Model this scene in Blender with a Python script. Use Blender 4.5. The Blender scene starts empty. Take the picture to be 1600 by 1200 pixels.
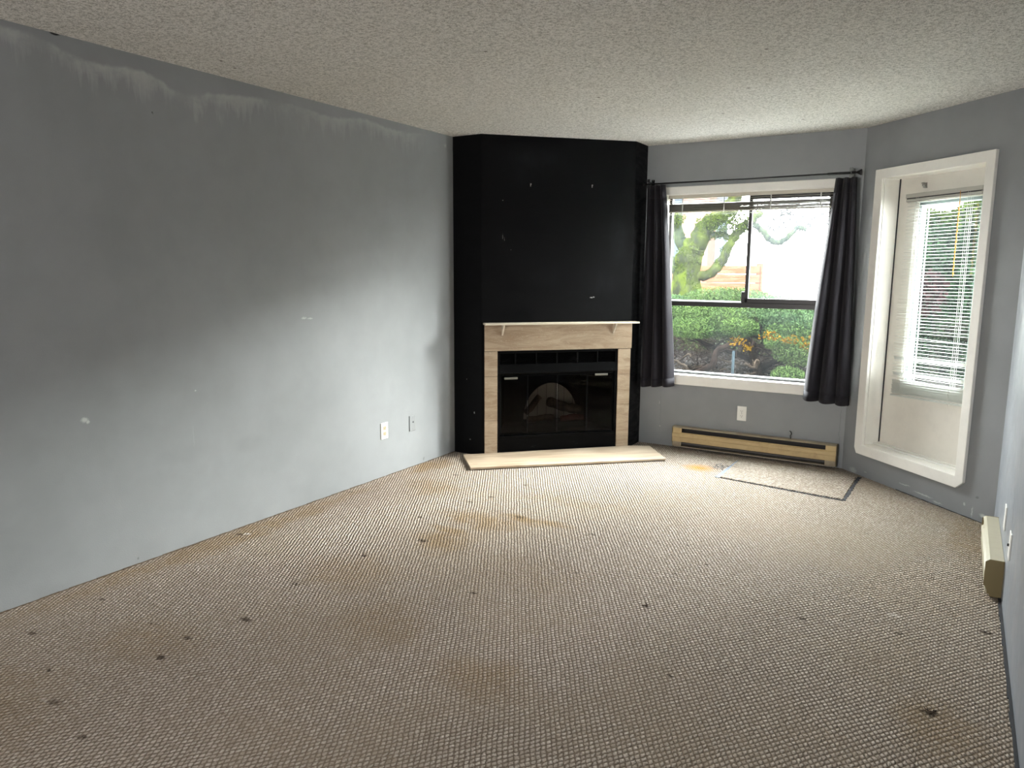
import bpy, bmesh, math, random
import numpy as np
from mathutils import Vector, Matrix
C = bpy.context.scene.collection
sc = bpy.context.scene
PI = math.pi

# ------------------------------------------------------------ camera
YAW, PITCH, ROLL = 0.541685, 0.155604, 0.005411
CAM = Vector((3.39476, 0.0, 1.46703))
FWD = Vector((-math.sin(YAW)*math.cos(PITCH), math.cos(YAW)*math.cos(PITCH), -math.sin(PITCH)))
RT = Vector((math.cos(YAW), math.sin(YAW), 0)); UP = RT.cross(FWD)
c_, s_ = math.cos(ROLL), math.sin(ROLL)
RT, UP = c_*RT+s_*UP, -s_*RT+c_*UP
cd = bpy.data.cameras.new('camera'); cam = bpy.data.objects.new('camera', cd); C.objects.link(cam)
m = Matrix((RT, UP, -FWD)).transposed().to_4x4(); m.translation = CAM; cam.matrix_world = m
cd.sensor_width = 36; cd.lens = 1159.86*36/1600; cd.clip_start = 0.02; cd.clip_end = 300
sc.camera = cam
# ------------------------------------------------------------ world: bright overcast sky
SKY = 15.6
w = bpy.data.worlds.new('overcast_sky'); sc.world = w; w.use_nodes = True
nt = w.node_tree; bg = nt.nodes['Background']
tc = nt.nodes.new('ShaderNodeTexCoord'); sx = nt.nodes.new('ShaderNodeSeparateXYZ'); cr = nt.nodes.new('ShaderNodeValToRGB')
nt.links.new(tc.outputs['Generated'], sx.inputs[0]); nt.links.new(sx.outputs['Z'], cr.inputs[0]); nt.links.new(cr.outputs[0], bg.inputs['Color'])
cr.color_ramp.elements[0].position = 0.0; cr.color_ramp.elements[0].color = (1.0, 0.98, 0.96, 1)
cr.color_ramp.elements[1].position = 0.9; cr.color_ramp.elements[1].color = (0.92, 0.96, 1.0, 1)
mr = nt.nodes.new('ShaderNodeMapRange'); nt.links.new(sx.outputs['Z'], mr.inputs[0])      # overcast sky: brighter overhead than at the horizon
mr.inputs[1].default_value = 0.0; mr.inputs[2].default_value = 0.85; mr.inputs[3].default_value = SKY; mr.inputs[4].default_value = SKY*1.3
nt.links.new(mr.outputs[0], bg.inputs['Strength'])
# soft low sun behind thin cloud, coming in through the window and the glazed door
sl = bpy.data.lights.new('veiled_sun', 'SUN'); sl.energy = 12.5; sl.angle = math.radians(34); sl.color = (1.0, .985, .96)
so = bpy.data.objects.new('veiled_sun', sl); C.objects.link(so)
_az, _el = math.radians(36), math.radians(26)
_d = Vector((math.sin(_az)*math.cos(_el), math.cos(_az)*math.cos(_el), math.sin(_el)))
so.rotation_euler = _d.to_track_quat('Z', 'Y').to_euler(); so.location = (8, 12, 9)
# ------------------------------------------------------------ exposure
sc.view_settings.view_transform = 'Standard'; sc.view_settings.look = 'None'
sc.view_settings.exposure = 1.85; sc.view_settings.gamma = 1.0; sc.view_settings.use_curve_mapping = False
try:
    sc.cycles.max_bounces = 16; sc.cycles.diffuse_bounces = 9; sc.cycles.transparent_max_bounces = 24
    sc.cycles.use_denoising = True; sc.cycles.sample_clamp_indirect = 6
    sc.cycles.use_adaptive_sampling = False
except Exception as e: print(e)
# light portals: they only help the renderer find the window, the door and the added rear opening
def portal(x, y, z, rz, sx_, sz_):
    L = bpy.data.lights.new('window_portal', 'AREA'); L.shape = 'RECTANGLE'; L.size = sx_; L.size_y = sz_
    L.cycles.is_portal = True
    o = bpy.data.objects.new('window_portal', L); C.objects.link(o)
    o.location = (x, y, z); o.rotation_euler = (PI/2, 0, rz)

# ------------------------------------------------------------ room plan (metres)
H = 2.44
A = Vector((0, 4.754)); B = Vector((0.2583, 4.754)); FC = Vector((1.1272, 5.6231)); D = Vector((1.1272, 5.8765))
C1 = Vector((2.7333, 5.8765)); C2 = Vector((3.6599, 4.9499)); R = 3.6599; YB = -3.2
portal(D.x+.80, 5.99, 1.33, PI, 1.3, 1.42)
portal(1.5, YB-.05, 1.475, 0, 1.0, .95)
portal(3.20, 5.55, 1.3, 3*PI/4, .9, 1.9)

# ------------------------------------------------------------ material helpers
def mat(name, col=(.5,.5,.5), rough=.6, metal=0.0, spec=.5):
    m = bpy.data.materials.new(name); m.use_nodes = True
    b = m.node_tree.nodes['Principled BSDF']
    b.inputs['Base Color'].default_value = (*col, 1); b.inputs['Roughness'].default_value = rough
    b.inputs['Metallic'].default_value = metal; b.inputs['Specular IOR Level'].default_value = spec
    return m
class G:
    """small node-graph writer"""
    def __init__(s, m): s.m = m; s.t = m.node_tree; s.b = s.t.nodes['Principled BSDF']
    def n(s, typ, **k):
        x = s.t.nodes.new(typ)
        for a, v in k.items(): setattr(x, a, v)
        return x
    def put(s, sock, v):
        if isinstance(v, bpy.types.NodeSocket): s.t.links.new(v, sock)
        elif isinstance(v, (tuple, list, Vector)) and sock.type == 'RGBA' and len(v) == 3: sock.default_value = (*v, 1)
        else: sock.default_value = v
    def math(s, op, a, b=None, c=None, clamp=False):
        x = s.n('ShaderNodeMath', operation=op, use_clamp=clamp); s.put(x.inputs[0], a)
        if b is not None: s.put(x.inputs[1], b)
        if c is not None: s.put(x.inputs[2], c)
        return x.outputs[0]
    def vec(s, op, a, b=None, scale=None):
        x = s.n('ShaderNodeVectorMath', operation=op); s.put(x.inputs[0], a)
        if b is not None: s.put(x.inputs[1], b)
        if scale is not None: s.put(x.inputs['Scale'], scale)
        return x.outputs['Value'] if op in ('DISTANCE', 'LENGTH', 'DOT_PRODUCT') else x.outputs[0]
    def coord(s, scale=(1,1,1), rot=(0,0,0), loc=(0,0,0)):
        t = s.n('ShaderNodeTexCoord'); mp = s.n('ShaderNodeMapping')
        mp.inputs['Scale'].default_value = scale; mp.inputs['Rotation'].default_value = rot; mp.inputs['Location'].default_value = loc
        s.t.links.new(t.outputs['Object'], mp.inputs[0]); return mp.outputs[0]
    def noise(s, v, scale, detail=3, rough=.5, dist=0):
        x = s.n('ShaderNodeTexNoise'); s.put(x.inputs['Vector'], v); x.inputs['Scale'].default_value = scale
        x.inputs['Detail'].default_value = detail; x.inputs['Roughness'].default_value = rough; x.inputs['Distortion'].default_value = dist
        return x.outputs['Fac']
    def ramp(s, v, a, b, lo=0., hi=1.):
        x = s.n('ShaderNodeMapRange', interpolation_type='SMOOTHSTEP'); s.put(x.inputs[0], v)
        x.inputs[1].default_value = a; x.inputs[2].default_value = b; x.inputs[3].default_value = lo; x.inputs[4].default_value = hi
        return x.outputs[0]
    def mix(s, f, a, b):
        x = s.n('ShaderNodeMix', data_type='RGBA'); s.put(x.inputs[0], f); s.put(x.inputs[6], a); s.put(x.inputs[7], b); return x.outputs[2]
    def sep(s, v):
        x = s.n('ShaderNodeSeparateXYZ'); s.put(x.inputs[0], v); return x.outputs
    def comb(s, a, b, c=0.):
        x = s.n('ShaderNodeCombineXYZ'); s.put(x.inputs[0], a); s.put(x.inputs[1], b); s.put(x.inputs[2], c); return x.outputs[0]
    def color(s, v): s.put(s.b.inputs['Base Color'], v)
    def rough(s, v): s.put(s.b.inputs['Roughness'], v)
    def bump(s, h, dist, strength=1., normal=None):
        x = s.n('ShaderNodeBump'); s.put(x.inputs['Height'], h); x.inputs['Distance'].default_value = dist; x.inputs['Strength'].default_value = strength
        if normal is not None: s.put(x.inputs['Normal'], normal)
        s.t.links.new(x.outputs[0], s.b.inputs['Normal']); return x.outputs[0]
    def spots(s, P, pts):
        """union of soft spots; pts = (x, y, z, sx, sy, sz, strength)"""
        out = None
        for (x, y, z, rx, ry, rz, k) in pts:
            q = s.vec('MULTIPLY', s.vec('SUBTRACT', P, (x, y, z)), (1/rx, 1/ry, 1/rz))
            f = s.ramp(s.vec('LENGTH', q), .25, 1.0, k, 0.)
            out = f if out is None else s.math('MAXIMUM', out, f)
        return out
def jitter(g, P, amp, scale):
    n = g.n('ShaderNodeTexNoise'); g.put(n.inputs['Vector'], P); n.inputs['Scale'].default_value = scale; n.inputs['Detail'].default_value = 3
    return g.vec('ADD', P, g.vec('SCALE', g.vec('SUBTRACT', n.outputs['Color'], (.5,.5,.5)), scale=amp))

# ---- paint of the walls
WALLC = (.240, .249, .258)
def wall_mat(name, base=WALLC, spots=None, spotcol=(.5,.51,.5), rough=.42, smear=False, dark=None, black=None, grain=.0006):
    m = mat(name, base, rough, spec=.35); g = G(m); P = g.coord()
    n1 = g.noise(P, 1.3, 4, .6); n2 = g.noise(P, 7, 3, .55)
    f = g.math('ADD', g.math('MULTIPLY', n1, .6), g.math('MULTIPLY', n2, .4))
    col = g.mix(g.ramp(f, .3, .7), tuple(x*.93 for x in base), tuple(x*1.07 for x in base))
    if smear:
        x, y, z = g.sep(P)
        fc = g.n('ShaderNodeFloatCurve'); cv = fc.mapping.curves[0]
        pts = [(1.4,2.40),(1.69,2.402),(1.83,2.386),(2.03,2.345),(2.2,2.36),(2.33,2.345),(2.47,2.30),(2.62,2.33),(3.0,2.37),(3.14,2.375),(3.5,2.36),(3.78,2.395),(4.05,2.375),(4.4,2.40)]
        q = [((a-1.4)/3.0, (b-2.2)/.24) for a, b in pts]
        cv.points[0].location = q[0]; cv.points[1].location = q[-1]
        for a in q[1:-1]: cv.points.new(*a)
        fc.mapping.update(); g.put(fc.inputs['Value'], g.math('DIVIDE', g.math('SUBTRACT', y, 1.4), 3.0, clamp=True))
        zc = g.math('MULTIPLY_ADD', fc.outputs[0], .24, 2.2)
        dz = g.math('SUBTRACT', zc, z)                       # below the line > 0
        streak = g.noise(g.vec('MULTIPLY', P, (1, 5, .5)), 3.0, 5, .7)
        length = g.math('MULTIPLY_ADD', g.ramp(streak, .38, .72), .17, .035)
        below = g.math('SUBTRACT', 1., g.math('DIVIDE', dz, length, clamp=True))
        top = g.ramp(g.math('ADD', dz, g.math('MULTIPLY', g.noise(P, 22, 3), .03)), -.006, .016)
        mask = g.math('MULTIPLY', g.math('MULTIPLY', below, top), g.ramp(g.noise(P, 3.0, 5, .7), .36, .60, .15, 1.))
        mask = g.math('MULTIPLY', mask, g.ramp(y, 2.6, 3.1, .50, .30))
        mask = g.math('MULTIPLY', mask, g.ramp(y, 4.2, 4.5, 1., 0.))
        col = g.mix(mask, col, (.56,.56,.54))
    if spots:
        Pj = jitter(g, P, .018, 60)
        col = g.mix(g.spots(Pj, spots), col, spotcol)
    if black:
        col = g.mix(g.spots(jitter(g, P, .006, 60), black), col, (.008,.008,.008))
    if dark:
        Pj = jitter(g, P, .03, 20)
        col = g.mix(g.spots(Pj, dark), col, tuple(x*.62 for x in base))
    g.color(col)
    g.rough(g.ramp(n2, .3, .7, rough-.06, rough+.08))
    g.bump(g.noise(P, 180, 2, .5), grain, .6)
    return m
M = {}
M['wall_left'] = wall_mat('left_wall_paint', base=(.258,.268,.276), smear=True, black=[(0,1.858,2.44,.2,.028,.012,1.6),(0,2.288,2.191,.2,.005,.006,1.)],
    spots=[(0,1.846,.767,.2,.022,.016,1.), (0,1.86,.755,.2,.01,.012,1.), (0,3.20,1.158,.2,.03,.010,.7), (0,3.25,1.153,.2,.03,.007,.7),
           (0,4.66,2.36,.2,.02,.02,.35), (0,2.43,.82,.2,.006,.006,.9), (0,2.4,.58,.2,.004,.09,.12)],
    dark=[(0,2.288,2.191,.2,.006,.006,1.), (0,2.35,.50,.2,.22,.07,.16), (0,2.75,.47,.2,.14,.07,.2), (0,4.15,.80,.2,.22,.16,.14), (0,4.0,.62,.2,.05,.07,.12), (0,3.35,1.55,.2,.25,.12,.10),
          (0,2.05,.03,.2,.01,.01,1.),(0,4.35,.03,.2,.012,.02,1.)])
M['wall'] = wall_mat('grey_wall_paint')
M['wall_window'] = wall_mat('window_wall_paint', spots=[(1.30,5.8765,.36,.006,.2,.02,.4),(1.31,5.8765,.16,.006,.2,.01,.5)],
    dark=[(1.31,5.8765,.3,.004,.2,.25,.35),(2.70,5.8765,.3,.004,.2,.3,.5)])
def dw(e): return C1.x+.7071*e, C1.y-.7071*e
_d = []
for e, z, re, rz, k in [(.78,.035,.10,.008,.8),(.62,.055,.07,.006,.7),(.90,.02,.05,.007,.6),(1.10,.075,.012,.012,.8),(1.16,.045,.007,.045,.8),(1.235,.045,.03,.014,.9),(1.27,.02,.03,.012,.9),(.25,.04,.02,.006,.5),(.12,.02,.05,.03,.5)]:
    x, y = dw(e); _d.append((x, y, z, re, re, rz, k))
xh, yh = dw(1.185)
M['wall_door'] = wall_mat('door_wall_paint', grain=.0002, spots=_d, dark=[(xh, yh, .140, .017, .017, .010, 1.)])
M['wall_right'] = wall_mat('right_wall_paint', base=(.25,.27,.30), rough=.38, grain=.00005)
# black chimney paint with chalky wipes
def black_paint():
    m = mat('black_chimney_paint', (.006,.006,.007), .5, spec=.09); g = G(m); P = g.coord()
    n = g.noise(g.vec('MULTIPLY', P, (1,1,.45)), 2.6, 5, .65, .6)
    n2 = g.noise(g.vec('MULTIPLY', P, (1,1,3.5)), 3.5, 5, .6, 1.2)
    def fp(e): return B.x+.7071*e, B.y+.7071*e
    wip = []
    for e, z, re, rz, k in [(.45,2.27,.30,.10,.8),(.60,1.40,.28,.10,.75),(.95,1.35,.25,.13,.85),(.95,1.15,.28,.10,.6),(1.1,1.7,.10,.30,.7),(.6,2.2,.3,.08,.4),(.3,2.15,.1,.1,.3)]:
        x, y = fp(e); wip.append((x, y, z, re, re, rz, k))
    wm = g.spots(jitter(g, P, .12, 5), wip)
    col = g.mix(g.math('MULTIPLY', wm, g.ramp(n, .35, .7)), (.0018,.0018,.0022), (.009,.010,.0115))
    chips = []
    for e, z, re, rz, k in [(.886,1.236,.016,.006,1.),(.905,1.24,.010,.006,1.),(.165,1.70,.003,.03,.35),(.178,1.68,.003,.02,.35),(.165,1.966,.005,.004,.7),(.23,1.6,.003,.003,.6),(-.10,.46,.012,.025,.35)]:
        x, y = fp(e); chips.append((x, y, z, re, re, rz, k))
    chips += [(.19,4.754,.34,.006,.02,.012,.6),(.12,4.754,.6,.004,.02,.006,.4),(.15,4.754,.12,.01,.02,.006,.3)]
    col = g.mix(g.spots(jitter(g, P, .008, 120), chips), col, (.5,.5,.48))
    g.color(col); g.rough(g.ramp(n2, .3, .7, .42, .62)); g.bump(g.noise(P, 90, 3), .0008, .5)
    return m
M['black'] = black_paint()
# popcorn ceiling
def popcorn():
    m = mat('popcorn_ceiling', (.6,.58,.53), .95, spec=.1); g = G(m); P = g.coord()
    n = g.noise(P, 180, 3, .8); n2 = g.noise(P, 62, 3, .7)
    h = g.math('ADD', g.math('MULTIPLY', n, .8), g.math('MULTIPLY', n2, .8))
    lo = g.ramp(g.noise(P, .9, 3, .5), .3, .7)
    base = g.mix(lo, (.85,.82,.765), (.90,.875,.83))
    pit = g.ramp(g.math('ADD', g.math('MULTIPLY', n, .6), g.math('MULTIPLY', n2, .4)), .41, .55)
    col = g.mix(pit, (.42,.40,.355), base)
    dots = [(1.44,3.0,2.44),(1.2,4.4,2.44),(1.30,4.35,2.44),(2.05,5.2,2.44),(2.4,5.35,2.44),(.25,2.5,2.44),(.2,2.62,2.44),(1.3,1.9,2.44),(2.0,4.9,2.44),(2.3,4.3,2.44),(1.5,4.1,2.44),(2.55,3.6,2.44)]
    col = g.mix(g.spots(jitter(g, P, .015, 60), [(a,b,c,.014,.014,.1,.9) for a,b,c in dots]), col, (.10,.08,.06))
    g.color(col); g.bump(h, .009, 1.0); return m
M['ceiling'] = popcorn()
# loop carpet
def carpet(name, theta, stains=True, tint=(1,1,1)):
    m = mat(name, (.4,.33,.26), .95, spec=.08); g = G(m); P = g.coord()
    Pj = jitter(g, P, .016, 6); Pj = jitter(g, Pj, .009, 45)
    u, v, _ = g.sep(Pj)
    # slanted lattice of yarn loops: rows along theta, columns along theta + 68 degrees
    t1, t2 = theta, theta+math.radians(68); L1, L2 = .0180, .0195
    a1, b1_, a2, b2 = L1*math.cos(t1), L2*math.cos(t2), L1*math.sin(t1), L2*math.sin(t2); det = a1*b2-b1_*a2
    S = g.math('ADD', g.math('MULTIPLY', u, b2/det), g.math('MULTIPLY', v, -b1_/det))
    T_ = g.math('ADD', g.math('MULTIPLY', u, -a2/det), g.math('MULTIPLY', v, a1/det))
    is_ = g.math('FLOOR', S); it = g.math('FLOOR', T_)
    ss = g.math('SINE', g.math('MULTIPLY', g.math('SUBTRACT', S, is_), PI)); tt = g.math('SINE', g.math('MULTIPLY', g.math('SUBTRACT', T_, it), PI))
    h = g.math('MULTIPLY', g.math('POWER', g.math('MAXIMUM', ss, 0.), .8), g.math('POWER', g.math('MAXIMUM', tt, 0.), 1.0))
    wn = g.n('ShaderNodeTexWhiteNoise', noise_dimensions='2D'); g.put(wn.inputs['Vector'], g.comb(is_, it))
    fine = g.noise(P, 260, 2, .6); mid = g.noise(P, 95, 3, .65)
    hh = g.math('ADD', g.math('MULTIPLY', h, g.math('MULTIPLY_ADD', wn.outputs['Value'], .55, .75)), g.math('MULTIPLY', mid, .9))
    yarn = g.mix(wn.outputs['Value'], tuple(x*y for x, y in zip((.41,.345,.285), tint)), tuple(x*y for x, y in zip((.60,.525,.452), tint)))
    yarn = g.mix(g.ramp(mid, .36, .62), g.mix(.38, yarn, (.13,.095,.065)), yarn)
    yarn = g.mix(g.ramp(fine, .6, .75, 0., .25), yarn, (.75,.68,.6))
    col = g.mix(g.ramp(g.math('ADD', h, g.math('MULTIPLY', g.math('SUBTRACT', mid, .5), .9)), .0, .72), tuple(x*y for x, y in zip((.16,.122,.09), tint)), yarn)     # brown backing between loops, darkened to paint in the shade of the gaps
    if stains:
        big = g.noise(P, 1.1, 4, .62, .4)
        col = g.mix(g.math('MULTIPLY', g.ramp(big, .42, .66), .34), col, (.30,.235,.165))
        st_ = [(1.08,3.5,0,.40,.22,1,.42),(1.35,3.64,0,.35,.09,1,.5),(1.10,3.12,0,.24,.25,1,.40),(1.03,3.25,0,.16,.08,1,.45),(.95,2.52,0,.35,.3,1,.25),(.45,3.87,0,.30,.3,1,.3),
               (1.75,3.0,0,.4,.3,1,.12),(2.0,2.1,0,.28,.2,1,.28),(.76,1.62,0,.3,.25,1,.2),(.1,2.6,0,.14,1.6,1,.35),(.1,4.3,0,.12,.4,1,.45),(3.45,2.6,0,.18,.3,1,.3),(.6,1.0,0,.6,.4,1,.22),(1.45,2.2,0,.3,.3,1,.2),(3.55,4.7,0,.2,.6,1,.25),(1.4,4.1,0,.5,.14,1,.15),(3.0,1.6,0,.5,.4,1,.2)]
        stm = g.math('MULTIPLY', g.math('MULTIPLY', g.spots(jitter(g, P, .25, 4), st_), g.ramp(g.noise(P, 9, 4, .6), .25, .6, .35, 1.)), 1.6, clamp=True)
        col = g.mix(stm, col, (.235,.155,.075))
        col = g.mix(g.spots(jitter(g, P, .05, 14), [(1.823,5.32,0,.16,.13,1,.7),(1.823,5.32,0,.09,.08,1,1.)]), col, (.46,.20,.06))
        sp = [(.871,1.193,.026),(.906,1.559,.022),(.862,1.705,.02),(.238,1.727,.018),(.646,1.293,.015),(.932,1.934,.03),(.843,2.292,.016),(.877,2.726,.018),(.751,3.348,.018),(.837,3.747,.022),(1.74,3.624,.022),
              (2.41,3.54,.012),(2.315,3.342,.012),(2.155,3.823,.010),(3.049,4.463,.010),(3.415,2.686,.030),(3.291,3.247,.016),(3.594,3.446,.022),(.083,2.592,.022),(.432,2.47,.012),(.535,1.964,.012),
              (1.144,1.136,.015),(2.321,2.94,.018),(2.248,3.746,.012),(2.928,3.174,.018),(.62,1.709,.012),(.05,3.5,.02),(.9,3.9,.02),(1.9,3.1,.012),(.4,4.2,.025),(1.25,3.66,.03),(1.6,2.65,.018),(2.6,2.45,.012),(.3,1.4,.02),(1.0,3.05,.03),(.95,4.25,.02)]
        col = g.mix(g.spots(jitter(g, P, .045, 60), [(x,y,0,r*1.5,r*.9,1,.62+.3*((i*37)%10)/10) for i,(x,y,r) in enumerate(sp)]), col, (.035,.022,.014))
        col = g.mix(g.spots(jitter(g, P, .03, 40), [(3.259,3.42,0,.035,.03,1,.45),(.11,2.62,0,.03,.02,1,.8),(.83,1.18,0,.03,.012,1,.3)]), col, (.62,.56,.5))
    g.color(col); g.bump(hh, .0075, 1.0); return m
M['carpet'] = carpet('berber_loop_carpet', math.radians(53))
M['patch'] = carpet('berber_patch_carpet', math.radians(8), False, (1.03,1.03,1.02))
# marble tile of the surround
def marble():
    m = mat('beige_marble_tile', (.5,.4,.3), .22, spec=.5); g = G(m); P = g.coord(); T = P
    x, y, z = g.sep(T)
    n = g.noise(g.vec('MULTIPLY', T, (1.0,1.0,6.0)), 2.6, 7, .68, .9)
    vein = g.math('ABSOLUTE', g.math('SUBTRACT', g.math('FRACT', g.math('ADD', g.math('MULTIPLY', n, 5.), g.math('MULTIPLY', z, 3.))), .5))
    base = g.mix(g.ramp(n, .35, .65), (.275,.20,.135), (.40,.315,.225))
    col = g.mix(g.ramp(vein, .0, .06, .55, 0.), base, (.27,.17,.105))
    fl = g.noise(g.vec('MULTIPLY', T, (1,1,3)), 55, 3, .7)
    col = g.mix(g.ramp(fl, .62, .72, 0., .6), col, (.60,.51,.40))
    g.color(col); return m
M['marble'] = marble()
def hearthstone():
    m = mat('pale_hearth_stone', (.5,.4,.3), .28); g = G(m); P = g.coord()
    n = g.noise(g.vec('MULTIPLY', P, (1.0,6,4)), 2.0, 6, .6, .8)
    col = g.mix(g.ramp(n, .35, .65), (.38,.28,.19), (.54,.44,.33))
    col = g.mix(g.ramp(g.noise(g.vec('MULTIPLY', P, (1,9,4)), 6, 5, .7), .56, .68, 0., .55), col, (.32,.23,.15)); g.color(col); return m
M['hearth'] = hearthstone()
def edge_stone():
    m = mat('cut_stone_edge', (.58,.51,.41), .5); return m
M['stone_edge'] = edge_stone()
def white_trim(name, col=(.80,.78,.73)):
    m = mat(name, col, .42); g = G(m); P = g.coord()
    n = g.noise(P, 9, 5, .65); d = g.noise(P, 38, 4, .7)
    c = g.mix(g.ramp(n, .4, .75, 0., .35), col, tuple(x*.82 for x in col)); c = g.mix(g.ramp(d, .70, .76, 0., .6), c, (.16,.13,.10))
    g.color(c); return m
M['trim'] = white_trim('white_trim_paint')
M['door_paint'] = white_trim('off_white_door_paint', (.72,.69,.63))
M['casing'] = white_trim('door_casing_paint', (.82,.80,.75))
M['bronze'] = mat('dark_bronze_aluminium', (.012,.010,.009), .35, .3)
M['alu'] = mat('pale_aluminium', (.42,.45,.46), .35, .5)
M['track'] = mat('dull_grey_track', (.12,.125,.13), .6)
M['white_vinyl'] = mat('white_glazing_bead', (.22,.27,.265), .5)
def slat_mat(name, col):
    m = mat(name, col, .4); g = G(m); t = g.n('ShaderNodeBsdfTranslucent'); t.inputs['Color'].default_value = (*col, 1)
    mx = g.n('ShaderNodeMixShader'); mx.inputs[0].default_value = .07
    g.t.links.new(g.b.outputs[0], mx.inputs[1]); g.t.links.new(t.outputs[0], mx.inputs[2]); g.t.links.new(mx.outputs[0], g.t.nodes['Material Output'].inputs['Surface']); return m
M['slat'] = slat_mat('cream_blind_slat', (.42,.39,.33))
M['slat_white'] = slat_mat('white_blind_slat', (.55,.57,.54))
M['slat_shaded'] = mat('shaded_stacked_slat', (.20,.175,.145), .5)  # stacked slats darkened in colour to look backlit
M['headrail'] = mat('cream_headrail', (.52,.48,.40), .4)
M['headrail_white'] = mat('grey_white_headrail', (.42,.41,.37), .4)
M['cord'] = mat('white_cord', (.6,.6,.57), .8)
M['wand'] = mat('yellow_orange_cord', (.62,.26,.02), .6)
def glass_mat(name, haze, hcol=(.8,.9,.95), tint=(.96,.985,.975), f0=.035):
    m = bpy.data.materials.new(name); m.use_nodes = True; g = G(m)
    tr = g.n('ShaderNodeBsdfTransparent'); tr.inputs[0].default_value = (*tint, 1)
    gl = g.n('ShaderNodeBsdfGlossy'); gl.inputs['Roughness'].default_value = .02; gl.inputs['Color'].default_value = (.9,.9,.9,1)
    ge = g.n('ShaderNodeNewGeometry')
    fr = g.math('MULTIPLY_ADD', g.math('POWER', g.math('SUBTRACT', 1., g.math('ABSOLUTE', g.vec('DOT_PRODUCT', ge.outputs['Incoming'], ge.outputs['Normal']))), 5.), .9 if f0 > .01 else .25, f0, clamp=True)
    m1 = g.n('ShaderNodeMixShader'); g.t.links.new(fr, m1.inputs[0]); g.t.links.new(tr.outputs[0], m1.inputs[1]); g.t.links.new(gl.outputs[0], m1.inputs[2])
    d = g.n('ShaderNodeBsdfTranslucent'); d.inputs[0].default_value = (*hcol, 1)
    P = g.coord(); f = g.ramp(g.noise(g.vec('MULTIPLY', P, (1,1,.5)), 3, 4, .6), .3, .7, haze*.5, haze*1.5)
    m2 = g.n('ShaderNodeMixShader'); g.put(m2.inputs[0], f); g.t.links.new(m1.outputs[0], m2.inputs[1]); g.t.links.new(d.outputs[0], m2.inputs[2])
    g.t.links.new(m2.outputs[0], g.t.nodes['Material Output'].inputs['Surface']); return m
M['glass'] = glass_mat('dusty_window_glass', .0015)
M['glass_hazy'] = glass_mat('hazy_window_glass', .007)
M['glass_door'] = glass_mat('dusty_door_glass', .001)
def fabric(name, col):
    m = mat(name, col, .85, spec=.2); g = G(m); P = g.coord()
    g.b.inputs['Sheen Weight'].default_value = .06; g.b.inputs['Sheen Roughness'].default_value = .5
    g.bump(g.noise(g.vec('MULTIPLY', P, (1,1,.3)), 220, 2), .0006, .6); return m
M['curtain'] = fabric('charcoal_plum_curtain', (.013,.0115,.0155))
M['rod'] = mat('black_curtain_rod', (.006,.006,.007), .35, .4)
M['clear'] = mat('clear_plastic_bracket', (.35,.36,.36), .15); M['clear'].node_tree.nodes['Principled BSDF'].inputs['Transmission Weight'].default_value = .5
def heater_mat(name, col, grime):
    m = mat(name, col, .42); g = G(m); P = g.coord()
    n = g.noise(P, 11, 5, .65, .4)
    c = g.mix(g.ramp(n, .45, .8, 0., .7), col, grime); c = g.mix(g.ramp(g.noise(P, 45, 4, .7), .70, .76, 0., .8), c, (.06,.035,.015)); g.color(c); return m
M['heater'] = heater_mat('yellowed_heater_enamel', (.52,.38,.185), (.36,.24,.11))
M['heater_top'] = heater_mat('grimy_heater_top', (.34,.28,.19), (.17,.12,.08))
M['heater_tan'] = heater_mat('beige_heater_enamel', (.43,.39,.285), (.37,.325,.23))
M['heater_cap'] = mat('shaded_heater_end_cap', (.17,.13,.055), .5)  # dark olive paints in the shaded side of the end caps
M['heater_dark'] = mat('dark_heater_slot', (.016,.012,.010), .6)
M['fin'] = mat('grey_heater_fin', (.10,.09,.085), .5, .6)
M['outlet'] = mat('white_plastic_outlet', (.78,.77,.73), .35)
M['outlet_grey'] = mat('grey_painted_cover', (.23,.24,.245), .42)
M['slot'] = mat('dark_slot', (.01,.01,.01), .6)
M['screw'] = mat('steel_screw', (.35,.34,.32), .35, .9)
M['brown_face'] = mat('brown_socket_edge', (.48,.38,.25), .5)
def ironm():
    m = mat('sooty_black_metal', (.008,.008,.009), .6, .0, .06); g = G(m); P = g.coord()
    n = g.noise(g.vec('MULTIPLY', P, (1,1,2.2)), 11, 6, .75, .8)
    g.color(g.mix(g.ramp(n, .60, .72, 0., .8), (.0012,.0012,.0014), (.03,.03,.03))); g.rough(g.ramp(n, .4, .7, .45, .7)); g.bump(n, .002, .4); return m
M['iron'] = ironm()
M['handle'] = mat('dull_brass_handle', (.16,.15,.13), .5, .5)
M['firebox'] = mat('soot_firebox_lining', (.006,.0055,.005), .85)
M['glass_fire'] = glass_mat('smoky_firebox_glass', .0, tint=(.50,.48,.46), f0=.006)
def archm():
    m = mat('pale_fire_screen', (.42,.40,.36), .6); g = G(m); P = g.coord(); x, y, z = g.sep(P)
    f = g.math('FRACT', g.math('MULTIPLY', x, 13.)); f = g.math('ABSOLUTE', g.math('SUBTRACT', f, .5))
    g.color(g.mix(g.ramp(f, .44, .5), (.62,.60,.55), (.25,.24,.22))); return m
M['arch'] = archm()
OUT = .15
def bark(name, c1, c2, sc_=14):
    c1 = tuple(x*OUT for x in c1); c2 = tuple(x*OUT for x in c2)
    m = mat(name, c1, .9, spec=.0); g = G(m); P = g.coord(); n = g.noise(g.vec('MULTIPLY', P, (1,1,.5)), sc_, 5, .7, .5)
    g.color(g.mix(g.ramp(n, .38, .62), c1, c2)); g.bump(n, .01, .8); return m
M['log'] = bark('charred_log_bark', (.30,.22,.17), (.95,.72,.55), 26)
M['log_red'] = bark('reddish_log_end', (.5,.12,.10), (.9,.3,.22), 30)
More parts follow.
